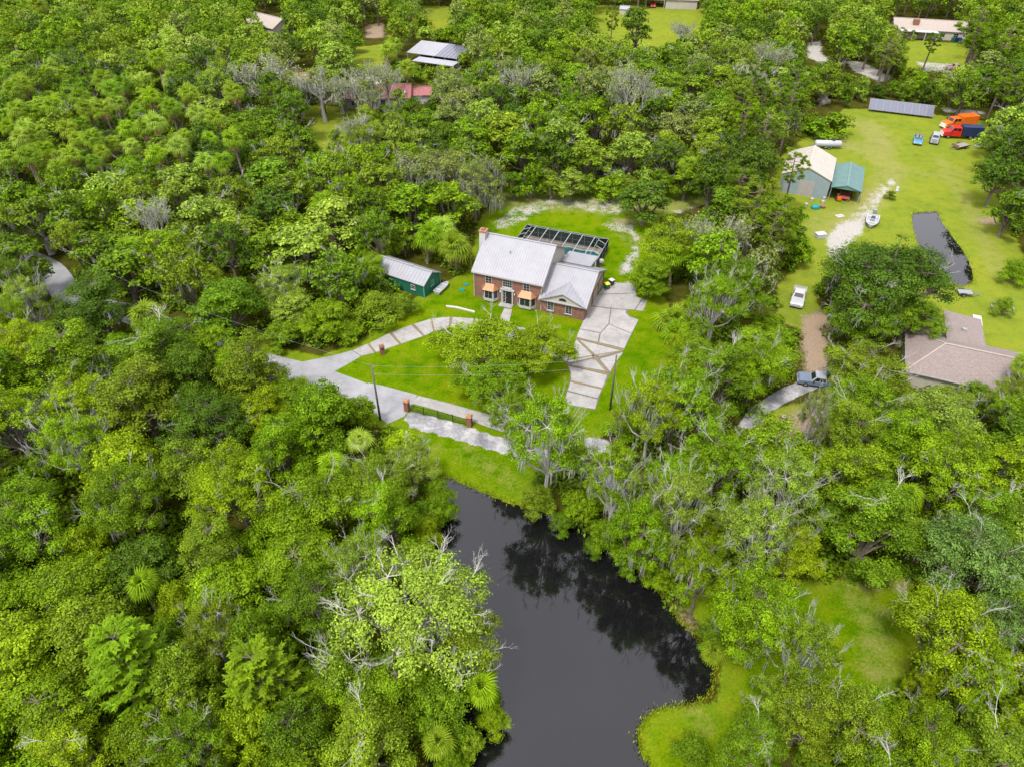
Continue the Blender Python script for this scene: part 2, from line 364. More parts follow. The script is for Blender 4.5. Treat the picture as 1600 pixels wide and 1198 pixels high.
a_grass = np.zeros_like(X); a_sand = np.zeros_like(X); a_dirt = np.zeros_like(X); a_grav = np.zeros_like(X); a_lush = np.maximum(sm(sdist(X, Y, GRASS[0]), 3), sm(sdist(X, Y, GRASS[2]), 3)); a_dry = np.zeros_like(X)
for l, w, k in DRY_LINES: a_dry = np.maximum(a_dry, k*sm(w-ldist(X, Y, l), w*.6))
for p in GRASS: a_grass = np.maximum(a_grass, sm(sdist(X, Y, p), .9))
for p, k in SAND: a_sand = np.maximum(a_sand, k*sm(sdist(X, Y, p), 1.1))
for l, w, k in SAND_LINES: a_sand = np.maximum(a_sand, k*sm(w-ldist(X, Y, l), .8))
for p, k in DIRT: a_dirt = np.maximum(a_dirt, k*sm(sdist(X, Y, p), 1.7))
for p, k in GRAVEL: a_grav = np.maximum(a_grav, k*sm(sdist(X, Y, p), .35))
nx, ny = len(gx), len(gy)
idx = np.arange(nx*ny).reshape(ny, nx)
faces = np.stack([idx[:-1,:-1], idx[:-1,1:], idx[1:,1:], idx[1:,:-1]], -1).reshape(-1, 4)
def np_mesh(name, V, F, attrs=None, domain='POINT', mat=None, smooth=False):
    me = bpy.data.meshes.new(name); k = F.shape[1]
    me.vertices.add(len(V)); me.vertices.foreach_set('co', np.ascontiguousarray(V, dtype=np.float32).ravel())
    me.loops.add(F.size); me.loops.foreach_set('vertex_index', F.astype(np.int32).ravel())
    me.polygons.add(len(F)); me.polygons.foreach_set('loop_start', np.arange(0, F.size, k, dtype=np.int32))
    me.polygons.foreach_set('loop_total', np.full(len(F), k, np.int32))
    me.update(calc_edges=True)
    for nm, a in (attrs or {}).items():
        if a.ndim == 1:
            at = me.attributes.new(nm, 'FLOAT', domain); at.data.foreach_set('value', a.astype(np.float32))
        else:
            at = me.attributes.new(nm, 'FLOAT_COLOR', domain); at.data.foreach_set('color', a.astype(np.float32).ravel())
    if mat: me.materials.append(mat)
    if smooth: me.polygons.foreach_set('use_smooth', np.ones(len(F), bool))
    return me
def mk_ground():
    m, nt, N, L = nodes('ground_cover')
    def A(n): a = N('ShaderNodeAttribute'); a.attribute_name = n; return a.outputs['Fac']
    n1 = noise(nt, .09, 5, .6); n2 = noise(nt, .45, 5, .65); n3 = noise(nt, 3.5, 5, .7); n4 = noise(nt, 14, 3, .7)
    floor = ramp(nt, n2, [(.3, (0.0235,0.0252,0.0035)), (.5, (0.0420,0.0437,0.0053)), (.7, (0.0630,0.0487,0.0252))])
    g = ramp(nt, n1, [(.3, (0.0571,0.1176,0.0012)), (.5, (0.0882,0.1470,0.0015)), (.68, (0.1344,0.1722,0.0035))])
    g = mix(nt, ramp(nt, n2, [(.45, 0), (.7, .7)]), g, (0.1596,0.1722,0.0088))
    g = mix(nt, ramp(nt, n2, [(.28, .8), (.46, 0)]), g, (0.0336,0.0798,0.0012))
    g = mix(nt, .65, g, ramp(nt, n3, [(.25, .2), (.75, .78)]), 'OVERLAY')
    g = mix(nt, .7, g, ramp(nt, n4, [(.25, .22), (.75, .78)]), 'OVERLAY')
    def thr(a, lo=.35, hi=.62, k=.75):
        v = math_(nt, 'ADD', a, math_(nt, 'MULTIPLY', math_(nt, 'SUBTRACT', n3, .5), k))
        v = math_(nt, 'ADD', v, math_(nt, 'MULTIPLY', math_(nt, 'SUBTRACT', n2, .5), k))
        return ramp(nt, v, [(lo, 0), (hi, 1)])
    g = mix(nt, math_(nt, 'MULTIPLY', math_(nt, 'SUBTRACT', 1.0, A('lush'), True), .38), g, (.172,.174,.036))
    g = mix(nt, math_(nt, 'MULTIPLY', A('lush'), .8), g, mix(nt, 1.0, g, (.70,.80,.45), 'MULTIPLY'))
    g = mix(nt, math_(nt, 'MULTIPLY', thr(A('dry'), .35, 1.0, 1.1), .75), g, (0.1848,0.1722,0.0630))
    c = mix(nt, thr(A('grass'), .4, .6), floor, g)
    dirt = ramp(nt, n3, [(.3, (.15,.105,.07)), (.7, (.26,.20,.145))])
    c = mix(nt, thr(A('dirt'), .4, .75), c, dirt)
    sand = ramp(nt, n3, [(.3, (.20,.18,.15)), (.6, (.31,.30,.28))])
    c = mix(nt, thr(A('sand'), .45, .8, 1.5), c, sand)
    grav = ramp(nt, n2, [(.35, (0.1260,0.1285,0.1344)), (.5, (0.2016,0.2016,0.2100)), (.62, (0.3108,0.3066,0.3024))])
    grav = mix(nt, .4, grav, ramp(nt, n3, [(.3, .2), (.7, .8)]), 'OVERLAY')
    c = mix(nt, thr(A('gravel'), .42, .6, .35), c, grav)
    bsdf(nt, c, .95, 0, bump(nt, n4, .5, .06), .0)
    return m
ground = link('ground', np_mesh('ground', np.stack([X, Y, Z], 1), faces, dict(grass=a_grass, sand=a_sand, dirt=a_dirt, gravel=a_grav, dry=a_dry, lush=a_lush), 'POINT', mk_ground(), True))
tag(ground, 'lawns and shaded forest floor round the ponds and houses', 'ground', kind='structure')
for nm, p, lab in (('pond_water', POND, 'large dark pond mirroring the grey sky'), ('pond_water', POND_S, 'small pond in the right-hand field'), ('swamp_water', SWAMP, 'black swamp water below the bare grey tree')):
    o = MB().poly(p, -.62, -.22).build(nm, M['pond_water']); tag(o, lab, 'water', kind='structure')

# ---------------------------------------------------------------- roads and drives
def ribbon(line, w):
    L_, R2 = [], []
    for i, p in enumerate(line):
        a = line[max(i-1, 0)]; b = line[min(i+1, len(line)-1)]; dx, dy = b[0]-a[0], b[1]-a[1]; l = math.hypot(dx, dy)
        ww = w[i] if hasattr(w, '__len__') else w
        L_.append((p[0]-dy/l*ww/2, p[1]+dx/l*ww/2)); R2.append((p[0]+dy/l*ww/2, p[1]-dx/l*ww/2))
    return L_+R2[::-1]
road_line = smooth_line(GP([(20,395),(75,420),(110,462),(160,481),(210,492),(300,530),(410,567),(480,585),(560,614),(612,634)]), 6)
o = MB().poly(ribbon(road_line, 4.5), -.1, .022).build('road', M['asphalt_old']); tag(o, 'grey asphalt lane bending out of the left wood to the gate', 'road', kind='structure')
o = MB().poly(GP([(575,598),(600,603),(652,617),(644,632),(632,650),(606,662),(590,650)]), -.1, .026).build('road', M['asphalt_old']); tag(o, 'worn asphalt apron at the brick gate pillars', 'road', kind='structure')
o = MB().poly(GP([(470,566),(520,556),(550,548),(564,557),(540,571),(518,583),(505,592),(470,588)]), -.1, .030).build('road', M['asphalt_old']); tag(o, 'asphalt mouth of the curved driveway', 'road', kind='structure')

drive = MB().poly(GP([(550,548),(575,537),(610,520),(645,507),(675,498),(700,495.5),(723,497),(760,500),(800,508),(850,522),(893,540),(886,566),(850,552),(800,535),(760,523),(720,513),(700,513),(673,520),(663,525.5),(625,538),(585,552),(564,557)]), -.1, .012).build('driveway', M['joint'])
tag(drive, 'curved concrete driveway across the front lawn', 'driveway', kind='structure')
def slab(pts, parent, z=.05):
    p = GP(pts); cx = sum(a for a, b in p)/len(p); cy = sum(b for a, b in p)/len(p)
    q = []
    for a, b in p:
        d = math.hypot(a-cx, b-cy); k = (d-.028)/d; q.append((cx+(a-cx)*k, cy+(b-cy)*k))
    return MB().poly(q, 0, z+random.uniform(-.006, .006)).build('slab', M['concrete'], parent)
random.seed(5)
top = [(551,548),(574,537.5),(577,537),(608,521),(612,519.5),(643,508),(647,506.5),(673,498.5),(675,498),(703,495.7),(707,495.8),(740,498),(743,498.3),(785,505),(790,506),(835,517),(840,518),(892,540)]
bot = [(565,556.5),(585,552),(588,551),(624,538.5),(627,537.5),(661,526),(664,525),(677,518.5),(679,518),(701,513),(704,513),(738,517),(741,517.5),(783,529.5),(788,531),(838,548),(842,549.5),(886,565)]
for i in range(0, len(top), 2):
    (ax, ay), (bx, by), (cx, cy), (dx, dy) = top[i], top[i+1], bot[i+1], bot[i]
    mid = lambda p, q, t=.5: (p[0]*(1-t)+q[0]*t, p[1]*(1-t)+q[1]*t)
    m1, m2 = mid((ax, ay), (dx, dy)), mid((bx, by), (cx, cy))
    slab([(ax, ay), (bx, by), m2, m1], drive); slab([m1, m2, (cx, cy), (dx, dy)], drive)
park = MB().poly(GP([(912.5,499),(900,528),(888,562),(886,570),(891,583),(889,600),(884,616),(880,632),(930,640),(941,608),(946,600),(960,570),(975,547),(998,500),(985,494),(980,489),(984,484),(1005,486.6),(1011.6,470),(994,464),(993,450),(985,443.5),(955,441.5),(944,447)]), -.1, .010).build('driveway', M['joint'])
tag(park, 'wide concrete driveway with diagonal brown strips beside the garage', 'driveway', kind='structure')
for q in ([(944,447),(955,441.5),(985,443.5),(993,450),(993.5,458),(935,460)], [(934,461),(993.5,459),(994,464),(1003,467),(992,484.5),(980,484),(955,482),(924,478)],
          [(1004,467.5),(1011.6,470),(1005,486.6),(993,485)], [(923.5,479),(954,483),(951,506),(938,520),(906,514),(913,498)], [(955,483),(979,485),(977,489),(983,495),(998,500),(987,521),(952,507)],
          [(905.5,515),(937,521),(934,535),(901,527)], [(938.5,521),(951.5,507.5),(986.5,522),(975.5,545),(936,535.5)],
          [(905.5,531.5),(972,549),(936,557),(929,553.5)], [(900.5,531),(927,556),(925,559),(888.5,567),(887.5,565)], [(974,551),(960,569),(953.5,581.5),(937,561.5)],
          [(888,570),(924,562),(931,563),(946,580),(887.5,569.5)], [(887.5,572),(949,586.5),(944,600),(941,606),(892,594.5),(892,583)],
          [(891,597),(940,609),(938,614),(934,622),(887,610)], [(886,612),(934,624),(930,639),(881,631)]):
    slab(q, park)
def strip(a, b, parent, w=.25):
    (x0, y0, _), (x1, y1, _) = G(*a), G(*b)
    MB().poly(ribbon([(x0, y0), (x1, y1)], w), 0, .064).build('edging_strip', M['brown_strip'], parent)
for a, b in (((901.5,528),(974.5,548)), ((887.5,562.5),(973,548.5)), ((887,569.5),(951.5,585.5)), ((904,531),(950,582)), ((890.5,595.5),(941,608.5))): strip(a, b, park)
for i in range(1, 8, 2): strip(mid(top[i], top[i+1]), mid(bot[i], bot[i+1]), drive)
strip(mid(top[9], top[10]), mid(bot[9], bot[10]), drive)
lane = MB().poly(GP([(653.5,618),(690,627),(723,636),(760,646),(790,655),(788,675),(760,666),(730,655),(700,646),(670,637),(643,630)]), -.1, .035).build('gate_lane', M['concrete'])
tag(lane, 'pale concrete lane behind the iron fence panel', 'driveway', kind='structure')
walk = MB().poly(GP([(788,482),(800,484),(796,503),(780,500)]), -.1, .03).build('path', M['concrete']); tag(walk, 'short concrete walk to the front door', 'path', kind='structure')

# ---- rank grass hanging over the banks of the open shores
_r = np.random.default_rng(3)
def shore(poly, n, label):
    p = np.array(poly); i = _r.integers(0, len(p), n); t = _r.random((n, 1)); a = p[i]*(1-t)+p[(i+1) % len(p)]*t
    a = a+_r.normal(0, .28, (n, 2)); z = np.full(n, -.12); L = _r.uniform(.12, .34, n); ang = _r.uniform(0, 6.28, n); tl = _r.uniform(0, .5, n)
    base = np.stack([a[:, 0], a[:, 1], z], 1); sd = np.stack([np.cos(ang), np.sin(ang), 0*ang], 1)*.045
    tip = base+np.stack([-np.sin(ang)*L*tl, np.cos(ang)*L*tl, L], 1)
    V = np.stack([base-sd, base+sd, tip+sd*.2, tip-sd*.2], 1).reshape(-1, 3)
    c = np.tile([.15, .23, .008, 1.], (n, 1))*_r.uniform(.6, 1.5, (n, 1)); c[:, 0] *= _r.uniform(.9, 1.7, n); c[:, 3] = 1
    o = link('shore_grass', np_mesh('shore_grass', V, np.arange(4*n).reshape(-1, 4), dict(tone=_r.random(n), col=c), 'FACE', M['leaf_mass'])); tag(o, label, 'grass', kind='stuff')
shore(POND, 7000, 'rank grass fringing the banks of the large dark pond'); shore(POND_S, 1200, 'rank grass fringing the small field pond')

# ================================================================ buildings
def gable(parent, x0, x1, y0, y1, ze, zr, mat, axis='x', over=.35, seam=.45, cap=True, th=.13):
    """gable roof over x0..x1, y0..y1 with the ridge along the axis: roof > roof_seam, ridge_cap"""
    if axis == 'y': x0, x1, y0, y1 = y0, y1, x0, x1
    ym = (y0+y1)/2; sl = (zr-ze)/(ym-y0); zl = ze-over*sl
    r = MB().prism([(y0-over, zl), (ym, zr), (y1+over, zl), (y1+over, zl+th), (ym, zr+th*1.1), (y0-over, zl+th)], x0-over, x1+over, axis).build('roof', mat, parent)
    def pt(x, y, z): return (x, y, z) if axis == 'x' else (y, x, z)
    if seam:
        s = MB(); n = int((x1-x0+2*over)/seam)
        for i in range(n+1):
            x = x0-over+.03+(x1-x0+2*over-.06)*i/n
            for ya in (y0-over, y1+over): s.bar(pt(x, ya, zl+th+.02), pt(x, ym, zr+th*1.1+.02), .05, .05)
        s.build('roof_seam', mat, r)
    if cap: MB().bar(pt(x0-over, ym, zr+th+.05), pt(x1+over, ym, zr+th+.05), .32, .06).build('ridge_cap', mat, r)
    return r
def window(parent, c, w, h, normal='front', cols=2, rows=2, frame='trim_white', name='window', depth=.07, sill=True):
    """framed window with recessed panes; c is the centre on the wall face"""
    def B(mb, a0, a1, d0, d1, z0, z1):
        x, y, z = c
        if normal == 'front': mb.box(x+a0, x+a1, y-d1, y-d0, z+z0, z+z1)
        elif normal == 'back': mb.box(x+a0, x+a1, y+d0, y+d1, z+z0, z+z1)
        elif normal == 'right': mb.box(x+d0, x+d1, y+a0, y+a1, z+z0, z+z1)
        else: mb.box(x-d1, x-d0, y+a0, y+a1, z+z0, z+z1)
        return mb
    f = MB(); t = .08
    B(f, -w/2-t, -w/2, 0, depth, -h/2-t, h/2+t); B(f, w/2, w/2+t, 0, depth, -h/2-t, h/2+t)
    B(f, -w/2, w/2, 0, depth, h/2, h/2+t); B(f, -w/2, w/2, 0, depth, -h/2-t, -h/2)
    if sill: B(f, -w/2-.14, w/2+.14, 0, depth+.07, -h/2-t-.07, -h/2-t-.002)
    o = f.build(name, M[frame], parent)
    for i in range(cols):
        for j in range(rows):
            B(MB(), -w/2+w*i/cols+.022, -w/2+w*(i+1)/cols-.022, 0, .02, -h/2+h*j/rows+.022, -h/2+h*(j+1)/rows-.022).build('pane', M['window_glass'], o)
    for i in range(1, cols): B(MB(), -w/2+w*i/cols-.021, -w/2+w*i/cols+.021, 0, .035, -h/2, h/2).build('muntin', M[frame], o)
    for j in range(1, rows): B(MB(), -w/2, w/2, 0, .032, -h/2+h*j/rows-.021, -h/2+h*j/rows+.021).build('muntin', M[frame], o)
    return o

HOUSE_RZ = R_(-20.8)
# ---- brick house: local x runs along the front, y into the depth
H = thing('brick_house', 'two-storey red brick house with white metal roofs and copper bay windows', 'house', (-6.1, 98.9, 0), HOUSE_RZ)
MB().prism([(.12, 0), (.12, 5.0), (6, 8.45), (12, 5.0), (12, 0)], 0, 11.5).build('wall', M['cream_siding'], H)
MB().box(-.1, 11.6, 0, .119, 0, 4.9).build('front_wall', M['brick_wall'], H)
MB().box(-.101, .0, .12, 12, 0, 4.6).build('side_wall', M['brick_wall'], H)
gable(H, 0, 11.5, 0, 12, 5.0, 8.5, M['white_metal_roof'], over=.38, seam=.42)
MB().box(-.38, 11.9, -.40, -.28, 4.70, 4.84).build('gutter', M['trim_white'], H)
for x in (-.05, 11.5): MB().box(x-.05, x+.05, -.12, -.02, 0, 4.7).build('downspout', M['trim_white'], H)
ch = MB().frustum(-1.0, -.1, 4.2, 6.2, 0, -1.0, -.1, 4.2, 6.2, 4.6).frustum(-1.0, -.1, 4.4, 6.0, 4.6, -.95, 0.1, 4.7, 5.8, 9.3).build('chimney', M['stucco'], H)
MB().box(-1.05, .2, 4.6, 5.9, 9.3, 9.55).build('chimney_cap', M['clay_orange'], ch)
MB().box(-.7, -.15, 4.9, 5.6, 9.55, 9.75).build('flue', M['brick_plain'], ch)
for x, y in ((4.9, 3.5), (9.3, 9)): MB().tube([(x, y, 6.5), (x, y, 7.75)], .08, 8).build('vent_pipe', M['alu_grey'], H)
for cx, w in ((2.5, 1.0), (9.0, 1.0)): window(H, (cx, 0, 3.75), w, 1.45, cols=2, rows=3)
window(H, (5.75, 0, 3.75), 1.5, 1.3, cols=4, rows=3)
MB().box(4.85, 6.65, -.05, -.001, 4.45, 4.62).build('lintel', M['trim_white'], H)
# entry
MB().box(4.75, 4.98, -.22, -.001, 0, 2.5).build('pilaster', M['trim_white'], H); MB().box(6.55, 6.78, -.22, -.001, 0, 2.5).build('pilaster', M['trim_white'], H)
MB().prism([(4.55, 2.5), (6.98, 2.5), (6.98, 2.7), (5.77, 3.05), (4.55, 2.7)], -.3, -.002, 'y').build('door_pediment', M['trim_white'], H)
d = MB().box(5.5, 6.5, -.06, -.002, .1, 2.4).build('door', M['door_dark'], H); MB().ball((5.6, -.1, 1.1), .04, .04, .04, 6, 4).build('handle', M['chrome_light'], d)
window(H, (5.22, -.002, 1.25), .34, 2.1, cols=1, rows=4, name='sidelight', sill=False)
MB().box(4.6, 6.9, -1.3, -.24, -.05, .12).build('step', M['concrete'], H)
for x in (4.55, 6.98): MB().box(x-.08, x+.08, -.2, -.003, 1.9, 2.15).build('lantern', M['chrome_light'], H)
# bays
for x0, x1 in ((1.35, 4.15), (7.45, 10.6)):
    b = MB().poly([(x0, -.002), (x1, -.002), (x1-.6, -.85), (x0+.6, -.85)], .25, 2.35).build('bay_window', M['trim_white'], H)
    MB().add([(x0-.2, -.004, 2.352), (x1+.2, -.004, 2.352), (x1-.45, -1.1, 2.352), (x0+.45, -1.1, 2.352), (x0+.75, -.004, 3.1), (x1-.75, -.004, 3.1)],
             [(3, 2, 1, 0), (3, 4, 5, 2)[::-1], (0, 4, 3)[::-1], (2, 5, 1)[::-1], (0, 1, 5, 4)]).build('bay_roof', M['copper'], H)
    cx = (x0+x1)/2; wd = (x1-x0)-1.5
    for k in range(2):
        a0 = cx-wd/2+k*wd/2+.03; a1 = a0+wd/2-.06
        for j in range(2): MB().box(a0, a1, -.875, -.851, .85+j*.68, 1.49+j*.68).build('pane', M['window_glass'], b)
    for sgn in (-1, 1):   # angled side lights
        p0 = Vector((x0+.12, -.17, 0)) if sgn < 0 else Vector((x1-.12, -.17, 0)); p1 = Vector((x0+.5, -.71, 0)) if sgn < 0 else Vector((x1-.5, -.71, 0))
        n = Vector((sgn*.82, -.58, 0))*.02
        for j in range(2):
            z0, z1 = .85+j*.68, 1.49+j*.68; q = []
            for off in (0, 1): q += [(p0.x+n.x*off, p0.y+n.y*off, z0), (p1.x+n.x*off, p1.y+n.y*off, z0), (p1.x+n.x*off, p1.y+n.y*off, z1), (p0.x+n.x*off, p0.y+n.y*off, z1)]
            MB().add(q, [(0,1,2,3),(7,6,5,4),(0,4,5,1),(1,5,6,2),(2,6,7,3),(3,7,4,0)]).build('pane', M['window_glass'], b)
# garage wing
MB().box(11.62, 18.8, -.3, 11.5, 0, 2.6).build('garage_wall', M['brick_wall'], H)
MB().prism([(-.3, 2.602), (5.9, 5.35), (11.5, 2.602)], 11.9, 18.7).build('garage_gable', M['cream_siding'], H)
gr = gable(H, 11.62, 18.8, -.3, 11.5, 2.62, 5.5, M['white_metal_roof'], over=.4, seam=.42)
MB().prism([(11.7, 2.45), (18.75, 2.45), (15.2, 4.12)], -.52, -.301, 'y').build('pediment', M['cream_siding'], H)
pr = MB().add([(11.2, -.75, 2.50), (15.2, -.75, 4.36), (19.25, -.75, 2.50), (11.3, -.3, 2.62), (15.2, 3.1, 4.42), (19.15, -.3, 2.62),
               (11.2, -.75, 2.38), (15.2, -.75, 4.24), (19.25, -.75, 2.38), (11.3, -.3, 2.4), (15.2, 3.1, 4.0), (19.15, -.3, 2.4)],
              [(0,1,4,3),(1,2,5,4),(6,7,1,0),(7,8,2,1),(9,10,7,6),(10,11,8,7)]).build('pediment_roof', M['white_metal_roof'], H)
sm_ = MB()
for k in range(1, 8):
    t = k/8
    for xa in (11.2, 19.25):
        x = xa+(15.2-xa)*t; sm_.bar((x, -.75, 2.52+(4.36-2.50)*t), (x, -.3+3.4*t, 2.66+(4.42-2.62)*t), .05, .05)
sm_.build('roof_seam', M['white_metal_roof'], pr)
hw = MB().add([(15.2+.62*math.cos(R_(a)), -.56, 2.95+.5*math.sin(R_(a))) for a in range(0, 181, 20)]+[(15.2+.62*math.cos(R_(a)), -.525, 2.95+.5*math.sin(R_(a))) for a in range(0, 181, 20)],
              [tuple(range(9, -1, -1))]+[(i, i+1, i+11, i+10) for i in range(9)]).build('fan_window', M['window_glass'], H)
for cx in (13.2, 16.2): window(H, (cx, -.3, 1.45), .95, 1.5, cols=2, rows=4)
for y0 in (1.0, 4.6, 8.1):
    gd = MB().box(18.801, 18.86, y0, y0+2.5, 0, 2.15).build('garage_door', M['beige_door'], H)
    for j in range(4): MB().box(18.861, 18.885, y0+.08, y0+2.42, .06+j*.53, .53+j*.53).build('door_panel', M['beige_door'], gd)
MB().prism([(.3, 2.64), (11.0, 2.64), (5.65, 4.95)], 18.71, 18.79).build('gable_siding', M['cream_siding'], H)
# rear addition
MB().box(11.62, 16.4, 11.52, 14.2, 0, 2.9).build('rear_wall', M['cream_siding'], H)
rr = MB().prism([(9.6, 3.75), (14.6, 2.95), (14.6, 3.07), (9.6, 3.88)], 11.62, 16.8).build('rear_roof', M['white_metal_roof'], H)
s = MB()
for i in range(12): s.bar((11.8+i*.43, 9.6, 3.9), (11.8+i*.43, 14.6, 3.09), .05, .05)
s.build('roof_seam', M['white_metal_roof'], rr)
MB().box(16.401, 16.44, 12, 13.6, .1, 2.2).build('sliding_door', M['window_glass'], H)

# ---- pool and its cage
hx = lambda u, v: (-6.1+u*math.cos(HOUSE_RZ)-v*math.sin(HOUSE_RZ), 98.9+u*math.sin(HOUSE_RZ)+v*math.cos(HOUSE_RZ), 0)
deck = MB().poly([hx(u, v)[:2] for u, v in ((1, 12.1), (11.55, 12.1), (11.55, 14.3), (16.6, 14.3), (16.6, 22.5), (1, 22.5))], -.1, .06).build('pool_deck', M['deck']); tag(deck, 'tan paved deck inside the pool cage', 'patio', kind='structure')
pool = thing('swimming_pool', 'kidney-shaped teal swimming pool inside the screen cage', 'pool', hx(12, 19.0), HOUSE_RZ)
kid = []
for k in range(40):
    a = 2*math.pi*k/40; r1 = 2.0+.55*math.cos(2*a)+(-.45 if 0.9 < a < 2.2 else 0); kid.append((1.45*r1*math.cos(a), 1.15*r1*math.sin(a)+.5))
kid = smooth_line(kid[::2], 2, True)
MB().poly(kid, .05, .075).build('water', M['pool_water'], pool)
cop = MB(); cop.tube([(x*1.03, y*1.03, .07) for x, y in kid]+[(kid[0][0]*1.03, kid[0][1]*1.03, .07)], .13, 6); cop.build('coping', M['trim_white'], pool)
CG = thing('pool_cage', 'white aluminium screen cage behind the brick house', 'pool cage', hx(0, 0), HOUSE_RZ)
zt, zl = 2.9, 2.3
def beam(p, q, w=.06, nm='beam', mt='frame_white'): return MB().bar(p, q, w, w).build(nm, M[mt], CG)
xs = [1.0+i*(15.6/7) for i in range(8)]
for i, x in enumerate(xs):
    beam((x, 22.5, .06), (x, 22.5, zl), .1, 'post')
    xi = min(max(x, 2.5), 15.2)
    if 0 < i < 7:
        beam((x, 22.5, zl), (x, 21.0, zt), .13); beam((x, 21.0, zt), (x, 12.6 if x < 11.5 else 14.7, zt), .13)
for p, q in (((1, 22.5, zl), (16.6, 22.5, zl)), ((1, 22.5, .95), (16.6, 22.5, .95)), ((2.4, 21, zt), (15.2, 21, zt)), ((16.6, 22.5, zl), (16.6, 14.4, zl)), ((16.6, 22.5, .95), (16.6, 14.4, .95)),
             ((15.2, 21, zt), (15.2, 14.7, zt)), ((16.6, 22.5, zl), (15.2, 21, zt)), ((1, 22.5, zl), (2.4, 21, zt)), ((1, 22.5, zl), (1, 12.6, zl)), ((2.4, 21, zt), (2.4, 12.6, zt)), ((2.4, 16.8, zt), (15.2, 16.8, zt))): beam(p, q)
for y in (20.4, 18.4, 16.4, 14.4):
    beam((16.6, y, .06), (16.6, y, zl), .1, 'post'); beam((16.6, y, zl), (15.2, y if y < 21 else 21, zt), .1); beam((1, y, .06), (1, y, zl), .1, 'post'); beam((1, y, zl), (2.4, y, zt), .1)
for i in range(7): MB().box(xs[i]+.06, xs[i+1]-.06, 22.49, 22.51, .1, zl-.07).build('screen_panel', M['screen_wall'], CG)
for y0, y1 in ((20.4, 22.45), (18.4, 20.4), (16.4, 18.4), (14.4, 16.4)):
    for x in (1.0, 16.6): MB().box(x-.01, x+.01, y0+.05, y1-.05, .1, zl-.07).build('screen_panel', M['screen_wall'], CG)
for i in range(7): MB().add([(xs[i]+.06, 22.44, zl), (xs[i+1]-.06, 22.44, zl), (min(xs[i+1]-.06, 15.1), 21.05, zt), (max(xs[i]+.06, 2.5), 21.05, zt)], [(0,1,2,3)]).build('screen_panel', M['screen_wall'], CG)
for i in range(1, 6): MB().add([(xs[i]+.06, 20.95, zt), (xs[i+1]-.06, 20.95, zt), (xs[i+1]-.06, 12.7, zt), (xs[i]+.06, 12.7, zt)], [(0,1,2,3)]).build('screen_panel', M['screen_roof'], CG)

# ---- green shed
A_, B_ = G(664, 466), G(687, 451)
sh_rz = math.atan2(105.4-100.7, -21.0+12.8)        # along the ridge, away from the house
SH = thing('green_shed', 'dark green shed with white metal gable roof left of the house', 'shed', (-14.4, 98.4, 0), sh_rz)
Ls, Ws = 10.3, 4.6     # x runs back along the ridge, y is negative towards the yard end depth
MB().prism([(-Ws, 0), (-Ws, 2.35), (-Ws/2, 3.55), (0, 2.35), (0, 0)], 0, Ls).build('wall', M['shed_green'], SH)
for y in (-Ws, 0): MB().box(-.05, .12, y-.06, y+.06, 0, 2.3).build('corner_trim', M['shed_trim'], SH)
gable(SH, 0, Ls, -Ws, 0, 2.42, 3.65, M['white_metal_roof'], over=.22, seam=.6)
MB().box(3.5, 4.3, -Ws/2-.15, -Ws/2+.15, 3.82, 3.95).build('ridge_vent', M['alu_grey'], SH)
window(SH, (0, -2.3, 1.7), .8, .8, 'left', 2, 2, 'shed_trim'); window(SH, (2.2, 0, 1.4), .7, .7, 'back', 2, 2, 'trim_white')
MB().box(-.06, -.001, -4.2, -3.2, .05, 2.0).build('door', M['shed_green'], SH)

# ---- metal barn and carport (local x along the front towards the right, y back)
b0 = Vector((55.3, 138.2, 0)); brz = math.atan2(134.5-138.2, 63.9-55.3)
BN = thing('metal_barn', 'grey-blue metal barn with cream gable roof beside the carport', 'barn', b0, brz)
bw, bl = 9.4, 12.0
MB().prism([(0, 0), (bw, 0), (bw, 3.9), (bw/2, 5.85), (0, 3.9)], 0, bl, 'y').build('wall', M['barn_wall'], BN)
gable(BN, 0, bw, 0, bl, 3.95, 5.95, M['barn_roof'], 'y', .18, .9)
MB().box(3.6, 6.6, -.06, -.001, 0, 3.2).build('roller_door', M['barn_door'], BN)
rb = MB()
for i in range(24): rb.box(.2+i*.39, .24+i*.39, -.025, -.001, 0, 3.85+min(i*.39, bw-i*.39)*.40-.1) if not 3.3 < .2+i*.39 < 6.7 else None
rb.build('wall_rib', M['barn_wall'], BN)
MB().box(.6, 1.5, -.05, -.026, 0, 2.0).build('side_door', M['alu_grey'], BN)
CP = thing('carport', 'teal-roofed open carport leaning beside the metal barn', 'carport', Vector((64.3, 134.3, 0)), brz)
cw, cl = 5.6, 12.2
gable(CP, 0, cw, 0, cl, 2.75, 3.5, M['green_roof'], 'y', .12, .6)
for x in (.06, cw-.06):
    for y in (.1, 3, 6, 9, cl-.1): MB().box(x-.05, x+.05, y-.05, y+.05, 0, 2.72).build('post', M['alu_grey'], CP)
MB().box(.02, cw-.02, cl-.04, cl, 0, 2.7).build('back_wall', M['barn_wall'], CP)
MB().prism([(0, 2.72), (cw, 2.72), (cw/2, 3.48)], .02, .06, 'y').build('gable_panel', M['green_roof'], CP)
MB().box(cw-.02, cw+.02, .3, cl, .9, 2.7).build('side_wall', M['green_roof'], CP)

